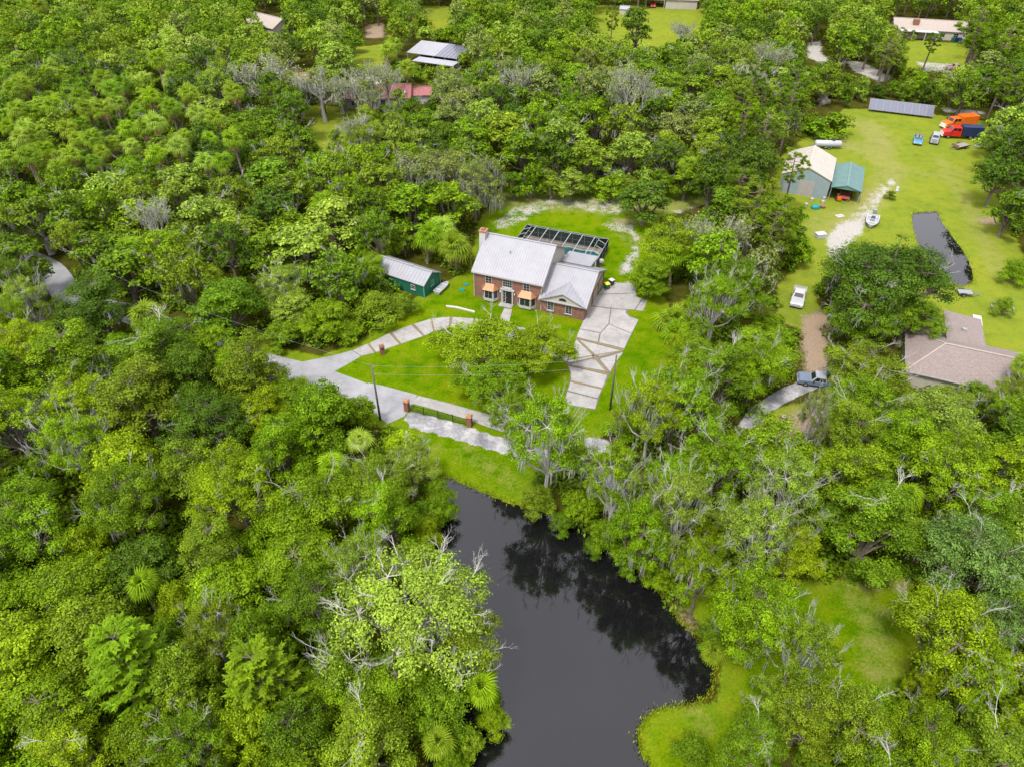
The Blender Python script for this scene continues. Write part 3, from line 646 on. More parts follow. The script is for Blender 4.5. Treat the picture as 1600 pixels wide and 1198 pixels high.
# ---- ground solar array: each panel its own part
s0, s1 = Vector(G(1357, 171, .6)), Vector(G(1458, 183, .6)); srz = math.atan2(s1.y-s0.y, s1.x-s0.x)
SO = thing('solar_array', 'row of nine framed solar panels on ground rack by the field', 'solar panels', (s0.x, s0.y, 0), srz)
pw = (s1-s0).length/9; tilt = R_(26)
fr = MB().box(.015, pw-.015, .0, 3.9, -.03, .0).mesh('panel_frame', M['frame_white']); ce = MB().box(.055, pw/2-.012, .05, 3.85, .002, .012).box(pw/2+.012, pw-.055, .06, 3.84, .002, .012).mesh('cells', M['solar_cell'])
for i in range(9):
    p = link('solar_panel', fr, None, SO); p.location = (i*pw, 0, .6); p.rotation_euler = (tilt, 0, 0)
    q = link('cells', ce, None, p)
for i in range(5):
    x = .6+i*(9*pw-1.2)/4; MB().bar((x, .5, 0), (x, .5, .8), .1).bar((x, 3.1, 0), (x, 3.1, 2.05), .1).bar((x, .1, .58), (x, 3.4, 2.2), .08).build('rack_leg', M['alu_grey'], SO)

# ---- brown shingle house on the right
br0 = Vector(G(1478, 533, 4.9)); br1 = Vector(G(1600, 559, 4.9)); hrz = math.atan2(br1.y-br0.y, br1.x-br0.x)
BH = thing('brown_house', 'low house with brown shingle hip roof at the right edge', 'house', (br0.x, br0.y, 0), hrz)
hx0, hx1, hy0, hy1, zE, zR = -4.6, 24, -6.2, 4.6, 2.75, 4.9
MB().box(hx0+.4, hx1-.4, hy0+.4, hy1-.4, 0, zE-.02).build('wall', M['cream_siding'], BH)
rf = MB().add([(hx0,hy0,zE),(hx1,hy0,zE),(hx1,hy1,zE),(hx0,hy1,zE),(0,-.6,zR),(19,-.6,zR)], [(3,2,1,0),(0,1,5,4),(1,2,5),(2,3,4,5),(3,0,4)]).build('roof', M['shingle_brown'], BH)
MB().bar((0,-.6,zR+.02),(19,-.6,zR+.02),.3,.07).bar((hx0,hy0,zE+.03),(0,-.6,zR+.03),.22,.06).bar((hx0,hy1,zE+.03),(0,-.6,zR+.03),.22,.06).build('ridge_cap', M['shingle_tan'], rf)
MB().box(hx0-.03, hx1, hy0-.05, hy0-.001, zE-.16, zE+.02).build('fascia', M['trim_white'], BH)
MB().box(1.0, 5.6, hy1-.3, 11.2, 0, 2.6).build('wing_wall', M['cream_siding'], BH)
wr = MB().add([(.7,2.6,3.55),(6.0,2.6,3.2),(6.0,11.6,2.75),(.7,11.6,3.1),(.7,2.6,3.43),(6.0,2.6,3.08),(6.0,11.6,2.63),(.7,11.6,2.98)], [(0,1,2,3),(7,6,5,4),(0,4,5,1),(1,5,6,2),(2,6,7,3),(3,7,4,0)]).build('wing_roof', M['shingle_brown'], BH)
MB().box(3.0, 3.6, 6.5, 7.0, 3.05, 3.5).build('roof_vent', M['alu_grey'], BH)
t = thing('white_canopy', 'small white flat awning beside the brown shingle house', 'awning', Vector(G(1519, 525)), hrz)
MB().box(-.6, .6, -.2, 2.6, 2.1, 2.2).build('canopy', M['white_paint'], t)
for x, y in ((-.5, 0), (.5, 0), (-.5, 2.4), (.5, 2.4)): MB().box(x-.04, x+.04, y-.04, y+.04, 0, 2.1).build('post', M['trim_white'], t)

# ---- houses far behind, seen through the trees
def house(name, label, loc, rz, L, W, ze, zr, wall, roof, wins=(), cat='house', over=.4, seam=0):
    t = thing(name, label, cat, loc, rz)
    MB().prism([(0, 0), (0, ze), (W/2, zr-.05), (W, ze), (W, 0)], 0, L).build('wall', M[wall], t)
    gable(t, 0, L, 0, W, ze+.03, zr, M[roof], 'x', over, seam)
    for x, w, h in wins: window(t, (x, 0, 1.5), w, h)
    return t
RH = house('red_roof_house', 'white house with red metal roof half hidden by grey trees', (-44, 187.0, 0), R_(2), 17.5, 9, 2.7, 4.6, 'white_paint', 'red_metal', ((3, 1.2, 1.2), (7, 1.2, 1.2), (10.5, 1.2, 1.2), (14, 1.2, 1.2)), seam=.9)
MB().box(5.0, 5.9, -.06, -.001, 0, 2.1).build('door', M['door_dark'], RH)
rh2 = house('red_roof_house', 'tall red roof gable left of the white walls behind bare trees', (-63.5, 191, 0), R_(-8), 10, 13, 3.0, 6.0, 'white_paint', 'red_metal', ((2.5, 1.2, 1.2), (6.5, 1.2, 1.2)), seam=.9)
house('red_roof_shed', 'small red-roofed outbuilding right of the red-roofed house', (-26.0, 190.5, 0), R_(5), 4.6, 5, 2.4, 3.6, 'white_paint', 'red_metal', (), 'shed', seam=.9)
PS = thing('far_pool_cage', 'dark screen cage behind the red-roofed house', 'pool cage', (-43, 203, 0), R_(5))
MB().box(0, 8.4, 0, 9, 2.98, 3.0).build('screen_panel', M['screen_wall'], PS)
for i in range(6): MB().bar((i*1.68, 0, 3.05), (i*1.68, 9, 3.05), .12).bar((i*1.68, 0, 0), (i*1.68, 0, 3), .1).build('beam', M['frame_white'], PS)
MB().box(-2, 8.4, -6.5, -.2, 2.9, 3.05).build('flat_roof', M['white_paint'], PS)
a, b = Vector(G(635, 82, 2.5)), Vector(G(680, 88, 2.5)); rz = math.atan2(b.y-a.y, b.x-a.x)
WB = thing('solar_barn', 'open barn with half white metal, half solar panel roof', 'barn', (a.x, a.y, 0), rz)
MB().add([(0,0,2.5),(9.8,0,2.5),(9.8,9.6,3.6),(0,9.6,3.6),(0,0,2.4),(9.8,0,2.4),(9.8,9.6,3.5),(0,9.6,3.5)], [(0,1,2,3),(7,6,5,4),(0,4,5,1),(1,5,6,2),(2,6,7,3),(3,7,4,0)]).build('roof', M['white_metal_roof'], WB)
for k in range(6): MB().add([(10.0+k*1.25,0,2.52),(11.05+k*1.25,0,2.52),(11.05+k*1.25,9.6,3.62),(10.0+k*1.25,9.6,3.62),(10.0+k*1.25,0,2.44),(11.05+k*1.25,0,2.44),(11.05+k*1.25,9.6,3.54),(10.0+k*1.25,9.6,3.54)], [(0,1,2,3),(7,6,5,4),(0,4,5,1),(1,5,6,2),(2,6,7,3),(3,7,4,0)]).build('solar_panel', M['solar_cell'], WB)
MB().add([(9.85,0,2.42),(17.4,0,2.42),(17.4,9.6,3.52),(9.85,9.6,3.52)], [(0,1,2,3)]).build('panel_deck', M['frame_white'], WB)
for x in (.2, 4.5, 9, 13, 17): MB().box(x-.08, x+.08, .1, .3, 0, 2.4).box(x-.08, x+.08, 9.2, 9.4, 0, 3.4).build('post', M['weathered_wood'], WB)
MB().box(.3, 17.2, 9.2, 9.25, 0, 3.2).build('back_wall', M['weathered_wood'], WB)
sd = thing('grey_lean_to', 'grey flat lean-to roof below the half-solar barn', 'shed', (a.x+1, a.y-6.5, 0), rz)
MB().box(1.5, 15, 0, 4.5, 2.0, 2.12).build('roof', M['grey_roof'], sd)
for x in (1.7, 6, 10, 14.7): MB().box(x-.06, x+.06, .1, .25, 0, 2).box(x-.06, x+.06, 4.2, 4.4, 0, 2).build('post', M['weathered_wood'], sd)
TH = house('tan_roof_house', 'house with pale tan shingle roof near the top left', (-91, 264, 0), R_(-38), 15, 9, 2.7, 4.8, 'cream_siding', 'shingle_tan')
MB().box(9, 13, 9, 12.5, 2.3, 2.45).build('porch_roof', M['grey_roof'], TH)
LH = house('long_house', 'long tan-roofed ranch house beyond the field at top right', (127, 255.5, 0), R_(-14.5), 22, 10, 2.7, 4.7, 'cream_siding', 'shingle_tan', ((3, 1.4, 1.2), (7, 1.4, 1.2), (15, 1.4, 1.2), (19, 1.4, 1.2)))
MB().box(1.5, 13, -3.0, .2, 2.55, 2.68).build('porch_roof', M['white_paint'], LH)
for x in (1.8, 5.5, 9.2, 12.8): MB().box(x-.1, x+.1, -2.9, -2.7, 0, 2.54).build('porch_post', M['trim_white'], LH)
MB().box(5.5, 7.3, 1.6, 3.2, 3.5, 5.2).build('chimney', M['brick_plain'], LH)
GA = house('tan_garage', 'tan-sided building with open carport at the top edge', (57.5, 294, 0), R_(-8), 11.5, 9, 3.2, 5.4, 'barn_roof', 'shingle_tan')
MB().box(-7.5, -.2, .5, 7, 2.7, 2.85).build('carport_roof', M['white_paint'], GA)
for x in (-7.3, -.5): MB().box(x-.1, x+.1, .6, .8, 0, 2.7).build('carport_post', M['trim_white'], GA)
house('small_shed', 'tiny grey-roofed shed on the far top lawn', (39.3, 285.5, 0), R_(-18), 3.4, 2.6, 1.8, 2.6, 'cream_siding', 'grey_roof', (), 'shed', .2)
a = Vector(G(30, 668, 3.2)); b = Vector(G(62, 650, 3.2)); rz = math.atan2(b.y-a.y, b.x-a.x)
MH = house('mobile_home', 'white-roofed mobile home hidden under trees at the left edge', (a.x-3, a.y-1.6, 0), rz, 12, 4.4, 2.7, 3.2, 'trim_white', 'white_metal_roof', ((3, 1, 1), (8, 1, 1)), seam=.8)
house('camper_trailer', 'pale camper trailer roof glimpsed between trees left of the road', (Vector(G(132, 572, 2.5)).x, Vector(G(132, 572, 2.5)).y, 0), R_(35), 5.5, 2.5, 2.4, 2.6, 'white_paint', 'white_metal_roof', (), 'camper', .05)
house('grey_house', 'grey-roofed building at the top edge right of the far lawn', (110, 305, 0), R_(-6), 18, 9, 2.8, 4.6, 'white_paint', 'grey_roof')

# ================================================================ street furniture, vehicles and yard things
def pole(name, label, x, y, h, r=.15, arm=False):
    t = thing(name, label, 'utility pole', (x, y, 0))
    MB().tube([(0, 0, 0), (0, 0, h*.5), (0, 0, h)], [r, r*.85, r*.65], 10).build('shaft', M['wood_pole'], t, True)
    for z in (h-.35, h-1.6): MB().tube([(0, 0, z), (.28, 0, z), (.28, 0, z+.18)], .045, 6).build('insulator', M['alu_grey'], t)
    if arm: MB().tube([(-.3, 0, h-2.2), (-.3, 0, h-1.4)], .22, 10).build('transformer', M['alu_grey'], t, True)
    return t
P1 = Vector((-17.6, 69.2, 0)); P2 = Vector((13.3, 71.1, 0)); P3 = Vector((-25.5, 176, 0))
pole('utility_pole', 'wooden utility pole left of the brick gate pillars', P1.x, P1.y, 9.4)
pole('utility_pole', 'dark wooden utility pole beside the foot of the wide driveway', P2.x, P2.y, 9.4)
pole('utility_pole', 'far utility pole with grey transformer by the red roofs', P3.x, P3.y, 9.5, .16, True)
def wire(label, a, b, sag):
    pts = [Vector(a).lerp(Vector(b), t/24)-Vector((0, 0, sag*4*(t/24)*(1-t/24))) for t in range(25)]
    o = MB().tube(pts, .009, 4).build('power_line', M['alu_grey']); tag(o, label, 'wire')
wire('upper power line between the two near utility poles', P1+Vector((.28, 0, 9.2)), P2+Vector((.28, 0, 9.2)), .7)
wire('lower power line between the two near utility poles', P1+Vector((.28, 0, 7.9)), P2+Vector((.28, 0, 7.9)), .8)
wire('power line running left from the gate pole over the road', P1+Vector((.28, 0, 9.2)), (-62, 92, 9.5), 1.0)
wire('power line running left over the bend of the road', (-62, 92, 9.5), (-135, 150, 9.5), 1.2)

def pillar(x, y, label, h=1.75, w=.62):
    t = thing('gate_pillar', label, 'pillar', (x, y, 0), R_(-19), 'brick gate pillars')
    MB().box(-w/2, w/2, -w/2, w/2, 0, h).build('shaft', M['brick_plain'], t)
    MB().frustum(-w/2-.1, w/2+.1, -w/2-.1, w/2+.1, h, -w/2+.05, w/2-.05, -w/2+.05, w/2-.05, h+.22).build('cap', M['clay_orange'], t)
pa, pb = Vector((-14.2, 71.0, 0)), Vector((-5.6, 68.0, 0))
pillar(pa.x, pa.y, 'square brick gate pillar at the left end of iron fence'); pillar(pb.x, pb.y, 'square brick gate pillar at the right end of iron fence')
F = thing('iron_fence', 'low black iron fence between the two brick pillars', 'fence', pa, math.atan2(pb.y-pa.y, pb.x-pa.x))
fl = (pb-pa).length
for k in range(1, 4): MB().box(.32+(fl-.64)*k/4-.05, .32+(fl-.64)*k/4+.05, -.05, .05, 0, 1.35).build('post', M['dark_metal'], F)
for z in (.18, 1.12): MB().bar((.32, 0, z), (fl-.32, 0, z), .04, .05).build('rail', M['dark_metal'], F)
for k in range(1, 58):
    x = .32+(fl-.64)*k/58
    if k == 1: pk = MB().box(-.012, .012, -.012, .012, .12, 1.22).mesh('picket', M['dark_metal'])
    o = link('picket', pk, None, F); o.location = (x, 0, 0)
t = thing('mailbox_pillar', 'brick mailbox pillar beside the curved driveway', 'mailbox', Vector(G(598, 553)), R_(25))
MB().box(-.32, .32, -.32, .32, 0, 1.35).build('shaft', M['brick_plain'], t); MB().prism([(-.36, 1.35), (.36, 1.35), (.25, 1.6), (-.25, 1.6)], -.36, .36).build('cap', M['brick_plain'], t)
MB().box(-.12, .12, -.36, -.321, .95, 1.2).build('mail_door', M['dark_metal'], t)
t = MB().poly(GP([(697,478.5),(714,480.5),(742,487.5),(742,489.6),(714,482.6),(697,480.3)]), 0, .2).build('garden_wall', M['stucco']); tag(t, 'low pale garden wall curving across the lawn by the door', 'wall')
for px, py, l in ((728, 445, 'round green septic lid nearest the brick house'), (722, 453.5, 'round green septic lid farther from the brick house')):
    p = G(px, py); t = MB().tube([(p[0], p[1], 0), (p[0], p[1], .12)], .45, 14).build('septic_lid', M['tarp_teal']); tag(t, l, 'lid', 'septic lids')

# wheels shared by all vehicles
_tyre, _rim = {}, {}
def wheel(parent, x, y, r=.36, w=.24):
    k = (r, w)
    if k not in _tyre:
        _tyre[k] = MB().tube([(0, -w/2, 0), (0, -w*.35, 0), (0, w*.35, 0), (0, w/2, 0)], [r*.88, r, r, r*.88], 14).mesh('tyre', M['black_rubber'])
        _rim[k] = MB().tube([(0, -w/2-.01, 0), (0, w/2+.01, 0)], r*.55, 10).mesh('rim', M['steel'])
    e = link('wheel', _tyre[k], None, parent); e.location = (x, y, r); link('rim', _rim[k], None, e)
def glassy(parent, pts, name='window'):
    return MB().add(pts, [tuple(range(len(pts)))]).build(name, M['car_glass'], parent)
def cabin(t, x0, x1, xw, xr, W, z0, z1, paint, glass=True):
    """greenhouse from x0 (rear) to x1 (front) at z0; roof xr..xw at z1"""
    w0, w1 = W/2-.06, W/2-.2
    MB().frustum(x0, x1, -w0, w0, z0, xr, xw, -w1, w1, z1).build('cabin', paint, t, bevel=.05)
    e = .015
    def lerp(a, b, k): return tuple(a[i]+(b[i]-a[i])*k for i in range(3))
    def quad(A, B, C, D, off, nm, i0=.1, i1=.9, j0=.14, j1=.86):
        q = []
        for u, v in ((i0, j0), (i1, j0), (i1, j1), (i0, j1)):
            p = lerp(lerp(A, B, u), lerp(D, C, u), v); q.append(tuple(p[i]+off[i] for i in range(3)))
        glassy(t, q, nm)
    quad((x1,-w0,z0),(x1,w0,z0),(xw,w1,z1),(xw,-w1,z1),(e*1.5,0,e*1.5),'windscreen')
    quad((x0,w0,z0),(x0,-w0,z0),(xr,-w1,z1),(xr,w1,z1),(-e*1.5,0,e*1.5),'rear_window')
    for sg in (-1, 1):
        for a, b in ((.1, .48), (.53, .9)): quad((x0,sg*w0,z0),(x1,sg*w0,z0),(xw,sg*w1,z1),(xr,sg*w1,z1),(0,sg*e*2,e),'side_window',a,b,.15,.85)
def lamps(t, L, W, z):
    for s in (-1, 1):
        MB().box(L/2-.05, L/2+.02, s*(W/2-.3)-.15, s*(W/2-.3)+.15, z-.08, z+.08).build('headlight', M['chrome_light'], t)
        MB().box(-L/2-.02, -L/2+.05, s*(W/2-.2)-.1, s*(W/2-.2)+.1, z-.1, z+.1).build('tail_light', M['paint_red'], t)
    MB().box(L/2-.02, L/2+.1, -W/2+.08, W/2-.08, .42, .6).build('bumper', M['alu_grey'], t); MB().box(-L/2-.1, -L/2+.02, -W/2+.08, W/2-.08, .42, .6).build('bumper', M['alu_grey'], t)
def pickup(name, label, loc, yaw, paint, L=5.6, W=1.95, cap=False, cat='pickup', roof=None):
    t = thing(name, label, cat, loc, yaw); mt = M[paint]
    MB().prism([(-L/2, .42), (L/2, .42), (L/2, .85), (L/2-.15, 1.0), (L*.2, 1.08), (-.9, 1.08), (-.9, .72), (-L/2+.06, .72), (-L/2+.06, 1.05), (-L/2, 1.05)], -W/2, W/2, 'y').build('body', mt, t, bevel=.04)
    for s in (-1, 1): MB().box(-L/2, -.9, s*W/2-.07 if s > 0 else -W/2, W/2 if s > 0 else -W/2+.07, .7, 1.06).build('bed_side', mt, t)
    cabin(t, -.95, 1.15, .55, -.75, W, 1.06, 1.78, M[roof] if roof else mt)
    for x in (-L*.3, L*.31):
        for y in (-W/2+.1, W/2-.1): wheel(t, x, y, .38)
    lamps(t, L, W, .78)
    for s in (-1, 1): MB().box(.75, .92, s*(W/2+.12)-.09, s*(W/2+.12)+.09, 1.12, 1.3).build('mirror', M['dark_metal'], t)
    return t
def boxtruck(label, a, b, paint, body, rear):
    a = Vector(a); b = Vector(b); L = 8.6; c = (a+b)/2
    t = thing('utility_truck', label, 'truck', (c.x, c.y, 0), math.atan2(a.y-b.y, a.x-b.x))   # a is the nose
    W = 2.35; mp = M[paint]; mb = M[body]
    MB().box(-L/2, L/2-.2, -.45, .45, .55, .8).build('chassis', M['dark_metal'], t)
    MB().prism([(1.0, .6), (L/2, .6), (L/2, 1.35), (L/2-.25, 1.62), (2.75, 1.75), (1.0, 1.75)], -W/2+.12, W/2-.12, 'y').build('body', mp, t, bevel=.08)
    cabin(t, .35, 2.85, 2.35, .45, W-.2, 1.74, 2.6, mp)
    MB().box(.35, 1.2, -W/2+.12, W/2-.12, .62, 1.74).build('cab_rear', mp, t)
    MB().box(-L/2, .2, -W/2, W/2, .85, 2.95).build('service_body', mb, t, bevel=.06)
    MB().box(-L/2-.005, .205, -W/2-.015, W/2+.015, 2.0, 2.08).build('body_trim', M[rear], t)
    for k in range(4): MB().box(-L/2+.2+k*1.05, -L/2+1.1+k*1.05, -W/2-.02, -W/2-.001, 1.05, 1.95).build('locker_door', mb, t)
    MB().box(L/2-.02, L/2+.06, -.75, .75, .8, 1.35).build('grille', M['chrome_light'], t)
    MB().box(L/2-.05, L/2+.18, -W/2+.1, W/2-.1, .5, .75).build('bumper', M['chrome_light'], t)
    for s in (-1, 1):
        MB().box(L/2-.04, L/2+.05, s*.95-.14, s*.95+.14, 1.0, 1.25).build('headlight', M['chrome_light'], t)
        MB().box(2.5, 2.7, s*(W/2+.15)-.1, s*(W/2+.15)+.1, 1.7, 2.1).build('mirror', M['dark_metal'], t)
    for x in (-3.0, -1.95, 3.0):
        for y in (-W/2+.18, W/2-.18): wheel(t, x, y, .5, .34)
boxtruck('orange crew-cab utility truck with orange service body', G(1467, 202), G(1524, 197), 'paint_orange', 'paint_orange', 'paint_orange')
boxtruck('red-cab utility truck with navy blue service body', G(1471, 214), G(1527, 217), 'paint_red', 'paint_navy', 'paint_navy')
def roadster(label, loc, yaw):
    t = thing('open_car', label, 'car', loc, yaw); L, W = 4.4, 1.9; mt = M['paint_blue']
    MB().prism([(-L/2, .4), (L/2, .4), (L/2, .7), (L/2-.3, .9), (.7, .98), (-1.2, .98), (-L/2+.1, .92)], -W/2, W/2, 'y').build('body', mt, t, bevel=.08)
    MB().box(-1.2, .6, -W/2+.18, W/2-.18, .70, 1.0).build('cockpit', M['dark_metal'], t)
    for y in (-.4, .4): MB().box(-.9, -.3, y-.25, y+.25, 1.0, 1.2).box(-1.0, -.8, y-.25, y+.25, 1.2, 1.5).build('seat', M['alu_grey'], t)
    MB().frustum(.55, .75, -W/2+.15, W/2-.15, .98, .3, .36, -W/2+.25, W/2-.25, 1.4).build('windscreen', M['car_glass'], t)
    MB().box(-L/2+.05, -1.15, -W/2+.1, W/2-.1, .95, 1.25).build('folded_top', M['paint_navy'], t)
    for x in (-1.35, 1.4):
        for y in (-W/2+.1, W/2-.1): wheel(t, x, y, .34)
    lamps(t, L, W, .68)
roadster('blue open-topped car on the field left of the grey jeep', Vector(G(1433, 223)), R_(-116))
def jeep(label, loc, yaw, paint='paint_grey'):
    t = thing('jeep', label, 'jeep', loc, yaw); L, W = 4.3, 1.9; mt = M[paint]
    MB().prism([(-L/2, .5), (L/2, .5), (L/2, 1.0), (.8, 1.15), (-L/2, 1.15)], -W/2+.1, W/2-.1, 'y').build('body', mt, t, bevel=.05)
    for s in (-1, 1):
        for x in (-1.4, 1.35): MB().box(x-.5, x+.5, s*(W/2-.1)-.16, s*(W/2-.1)+.16, .78, .9).build('fender', M['dark_metal'], t)
    cabin(t, -2.0, .85, .5, -1.9, W-.15, 1.14, 1.85, M['paint_silver'])
    MB().box(.9, 1.8, -.6, .6, 1.14, 1.2).build('bonnet', M['paint_silver'], t)
    for x in (-1.4, 1.35):
        for y in (-W/2+.08, W/2-.08): wheel(t, x, y, .42, .3)
    lamps(t, L, W, .8)
jeep('grey boxy jeep parked between the blue car and trucks', Vector(G(1459, 222)), R_(-118))
def trailer(label, loc, yaw, L=4.2, W=2.0, paint='rust', load=None, name='flat_trailer', z=.55, rails=True):
    t = thing(name, label, 'trailer', loc, yaw)
    for k in range(6): MB().box(-L/2, L/2, -W/2+k*W/6+.015, -W/2+(k+1)*W/6-.015, z, z+.07).build('plank', M['weathered_wood' if paint == 'rust' else paint], t)
    MB().box(-L/2-.03, L/2+.03, -W/2-.06, -W/2-.001, z-.1, z+.12).box(-L/2-.03, L/2+.03, W/2+.001, W/2+.06, z-.1, z+.12).build('frame', M['dark_metal' if paint == 'rust' else 'steel'], t)
    MB().bar((L/2, W/2, z-.05), (L/2+1.3, 0, z-.05), .09).bar((L/2, -W/2, z-.05), (L/2+1.3, 0, z-.05), .09).build('tongue', M['steel'], t)
    for y in (-W/2-.2, W/2+.2):
        wheel(t, -.4, y, .34); MB().box(-.85, .05, y-.15, y+.15, z+.14, z+.18).build('mudguard', M['dark_metal'], t)
    if rails: MB().box(L/2-.06, L/2, -W/2, W/2, z+.07, z+.55).build('front_rail', M[paint], t)
    return t
trailer('rusty flatbed trailer on the grass below the navy truck', Vector(G(1500, 231)), R_(205), 4.0, 1.9)
trailer('red utility trailer standing inside the open carport', Vector((68.0, 135.2, 0)), brz-math.pi/2, 3.4, 1.8, 'red_rust')
trailer('low dark trailer parked on the lawn above the brown house', Vector(G(1506, 461)), R_(-10), 2.2, 1.3, 'alu_grey', rails=False)
def boat(name, label, loc, yaw, L=5.4, W=2.1, motor=True, z=.75, wheels=True, console=True):
    t = thing(name, label, 'boat', loc, yaw)
    out = [(-L/2, -W/2), (L*.15, -W/2), (L*.36, -W*.36), (L/2, -W*.10), (L/2, W*.10), (L*.36, W*.36), (L*.15, W/2), (-L/2, W/2)]
    n = len(out); v = [(x*.94, y*.62, z-.45) for x, y in out]+[(x, y, z+.15) for x, y in out]+[(x*.93, y*.84, z+.15) for x, y in out]+[(x*.9, y*.78, z-.1) for x, y in out]
    f = [tuple(range(n-1, -1, -1))]
    for r in range(3): f += [(r*n+i, r*n+(i+1) % n, (r+1)*n+(i+1) % n, (r+1)*n+i) for i in range(n)]
    MB().add(v, f).build('hull', M['vehicle_white'], t); MB().add([(x*.9, y*.78, z-.095) for x, y in out], [tuple(range(n))]).build('deck', M['paint_silver'], t)
    for x in (-L*.28, L*.22): MB().box(x-.18, x+.18, -W*.36, W*.36, z-.09, z+.14).build('seat', M['white_paint'], t)
    if console:
        MB().box(-.2, .4, -.4, .4, z-.09, z+.6).build('console', M['paint_silver'], t); MB().frustum(.25, .4, -.4, .4, z+.6, .1, .18, -.35, .35, z+.95).build('windscreen', M['car_glass'], t)
    if motor: MB().box(-L/2-.75, -L/2-.1, -.32, .32, z+.1, z+.95).box(-L/2-.55, -L/2-.2, -.15, .15, z-.6, z+.1).build('outboard_motor', M['paint_grey'], t, bevel=.08)
    if wheels:
        MB().bar((-L/2+.3, -.5, .42), (L/2, 0, .42), .1).bar((-L/2+.3, .5, .42), (L/2, 0, .42), .1).bar((L/2, 0, .42), (L/2+1.0, 0, .42), .1).bar((-1.0, -W/2, .36), (-1.0, W/2, .36), .1).build('trailer_frame', M['steel'], t)
        for y in (-W/2-.02, W/2+.02): wheel(t, -1.0, y, .32)
    return t
boat('motor_boat', 'white motor boat with dark outboard on a trailer by the sand', Vector(G(1361, 350)), R_(-118), 5.0, 2.3)
boat('small_boat', 'small white boat at the field edge right of the rusty trailer', Vector(G(1530, 231)), R_(200), 3.2, 1.5, False, .5, False, False)
boat('flat_boat', 'grey flat-bottomed boat lying beside the green shed', Vector(G(691, 453)), math.atan2(2.9, 1.5), 3.6, 1.3, False, .5, False, False)
t = thing('tank_trailer', 'long white cylindrical tank trailer above the barn', 'trailer', Vector(G(1293, 232)), R_(-4))
MB().tube([(-3.2, 0, 1.1), (-3.0, 0, 1.1), (2.6, 0, 1.1), (2.9, 0, 1.1)], [.5, .75, .75, .4], 14).build('tank', M['vehicle_white'], t, True)
MB().bar((-4.4, 0, .55), (4.2, 0, .55), .12).box(-1.0, .6, -.8, .8, .3, .5).build('frame', M['steel'], t)
MB().box(.6, 1.2, -.3, .3, 1.8, 1.95).build('hatch', M['paint_navy'], t)
for y in (-.85, .85): wheel(t, 0, y, .34)
pickup('pickup', 'silver-white pickup parked on grass beside the dirt lane', Vector(G(1246, 469)), R_(-114), 'vehicle_white', 5.7, 2.0, roof='white_paint')
pickup('pickup', 'slate blue pickup half hidden on the gravel drive', Vector(G(1277, 600)), R_(166), 'paint_slate', 5.6, 2.0, roof='paint_silver')
pickup('pickup', 'white pickup mostly hidden under the big dark oak', Vector(G(1313, 492)), R_(222), 'vehicle_white', 5.4, 1.95)
t = pickup('red_car', 'red vehicle parked in the far carport at the top edge', Vector((53.2, 297, 0)), R_(-95), 'paint_red', 4.6, 1.9)
t = pickup('far_car', 'pinkish white car on the sand before the far long house', Vector(G(1492, 110)), R_(-6), 'pink_tarp', 4.8, 1.9, cat='car')
pickup('far_car', 'white car glimpsed at the right edge beyond the trucks', Vector(G(1570, 90)), R_(20), 'vehicle_white', 4.8, 1.9, cat='car')
# small yard things
t = thing('wheeled_bin', 'green wheeled bin with yellow lid at the garage corner', 'bin', Vector(G(948, 452)), R_(20))
MB().frustum(-.28, .28, -.3, .3, .08, -.36, .36, -.4, .4, 1.05).build('body', M['bin_green'], t); MB().box(-.4, .4, -.44, .44, 1.052, 1.14).build('lid', M['lid_yellow'], t)
for y in (-.32, .32): wheel(t, -.3, y, .14, .08)
t = thing('wheeled_bin', 'dark wheeled bin behind the yellow-lidded one', 'bin', Vector(G(955, 446)), R_(40))
MB().frustum(-.28, .28, -.3, .3, .08, -.36, .36, -.4, .4, 1.05).build('body', M['dark_metal'], t); MB().box(-.4, .4, -.44, .44, 1.052, 1.14).build('lid', M['white_paint'], t)
t = thing('satellite_dish', 'round white dish on a post behind the garage', 'dish', Vector(G(938.5, 417)))
MB().tube([(0, 0, 0), (0, 0, 1.0)], .05, 6).build('post', M['alu_grey'], t); MB().ball((0, -.1, 1.15), .55, .2, .5, 14, 8).build('bowl', M['white_paint'], t, True)
def junk(name, label, cat, px, py, parts, rz=0.0):
    t = thing(name, label, cat, Vector(G(px, py)), rz)
    for nm, mt, fn in parts: o = MB(); fn(o); o.build(nm, M[mt], t)
junk('storage_box', 'white chest lying on grass left of the boat', 'box', 1281, 371, (('body', 'vehicle_white', lambda m: m.box(-.9, .9, -.6, .6, .05, .75)), ('lid', 'white_paint', lambda m: m.box(-.95, .95, -.65, .65, .752, .85))), .2)
junk('tarp_heap', 'teal tarp heap on the grass before the barn', 'tarp', 1273.5, 326, (('tarp', 'tarp_teal', lambda m: m.ball((0, 0, .25), .95, .7, .65, 9, 6)), ('rope', 'white_paint', lambda m: m.bar((-.9, -.2, .5), (.9, .1, .6), .05))))
junk('clay_pot', 'orange tub right of the teal tarp heap', 'tub', 1285, 325, (('tub', 'clay_orange', lambda m: m.tube([(0, 0, 0), (0, 0, .5)], [.4, .6], 10)), ('soil', 'rust', lambda m: m.tube([(0, 0, .5), (0, 0, .53)], .5, 10))))
junk('ride_on_mower', 'orange ride-on mower at the carport mouth', 'mower', 1309, 313, (('hood', 'paint_orange', lambda m: m.box(.0, .9, -.35, .35, .3, .85)), ('deck', 'dark_metal', lambda m: m.box(-.5, .5, -.6, .6, .12, .32)), ('seat', 'clay_orange', lambda m: m.box(-.6, -.2, -.25, .25, .6, .75).box(-.7, -.6, -.25, .25, .75, 1.15)), ('wheel', 'black_rubber', lambda m: m.tube([(-.5, -.6, .3), (-.5, .6, .3)], .3, 10))), R_(-100))
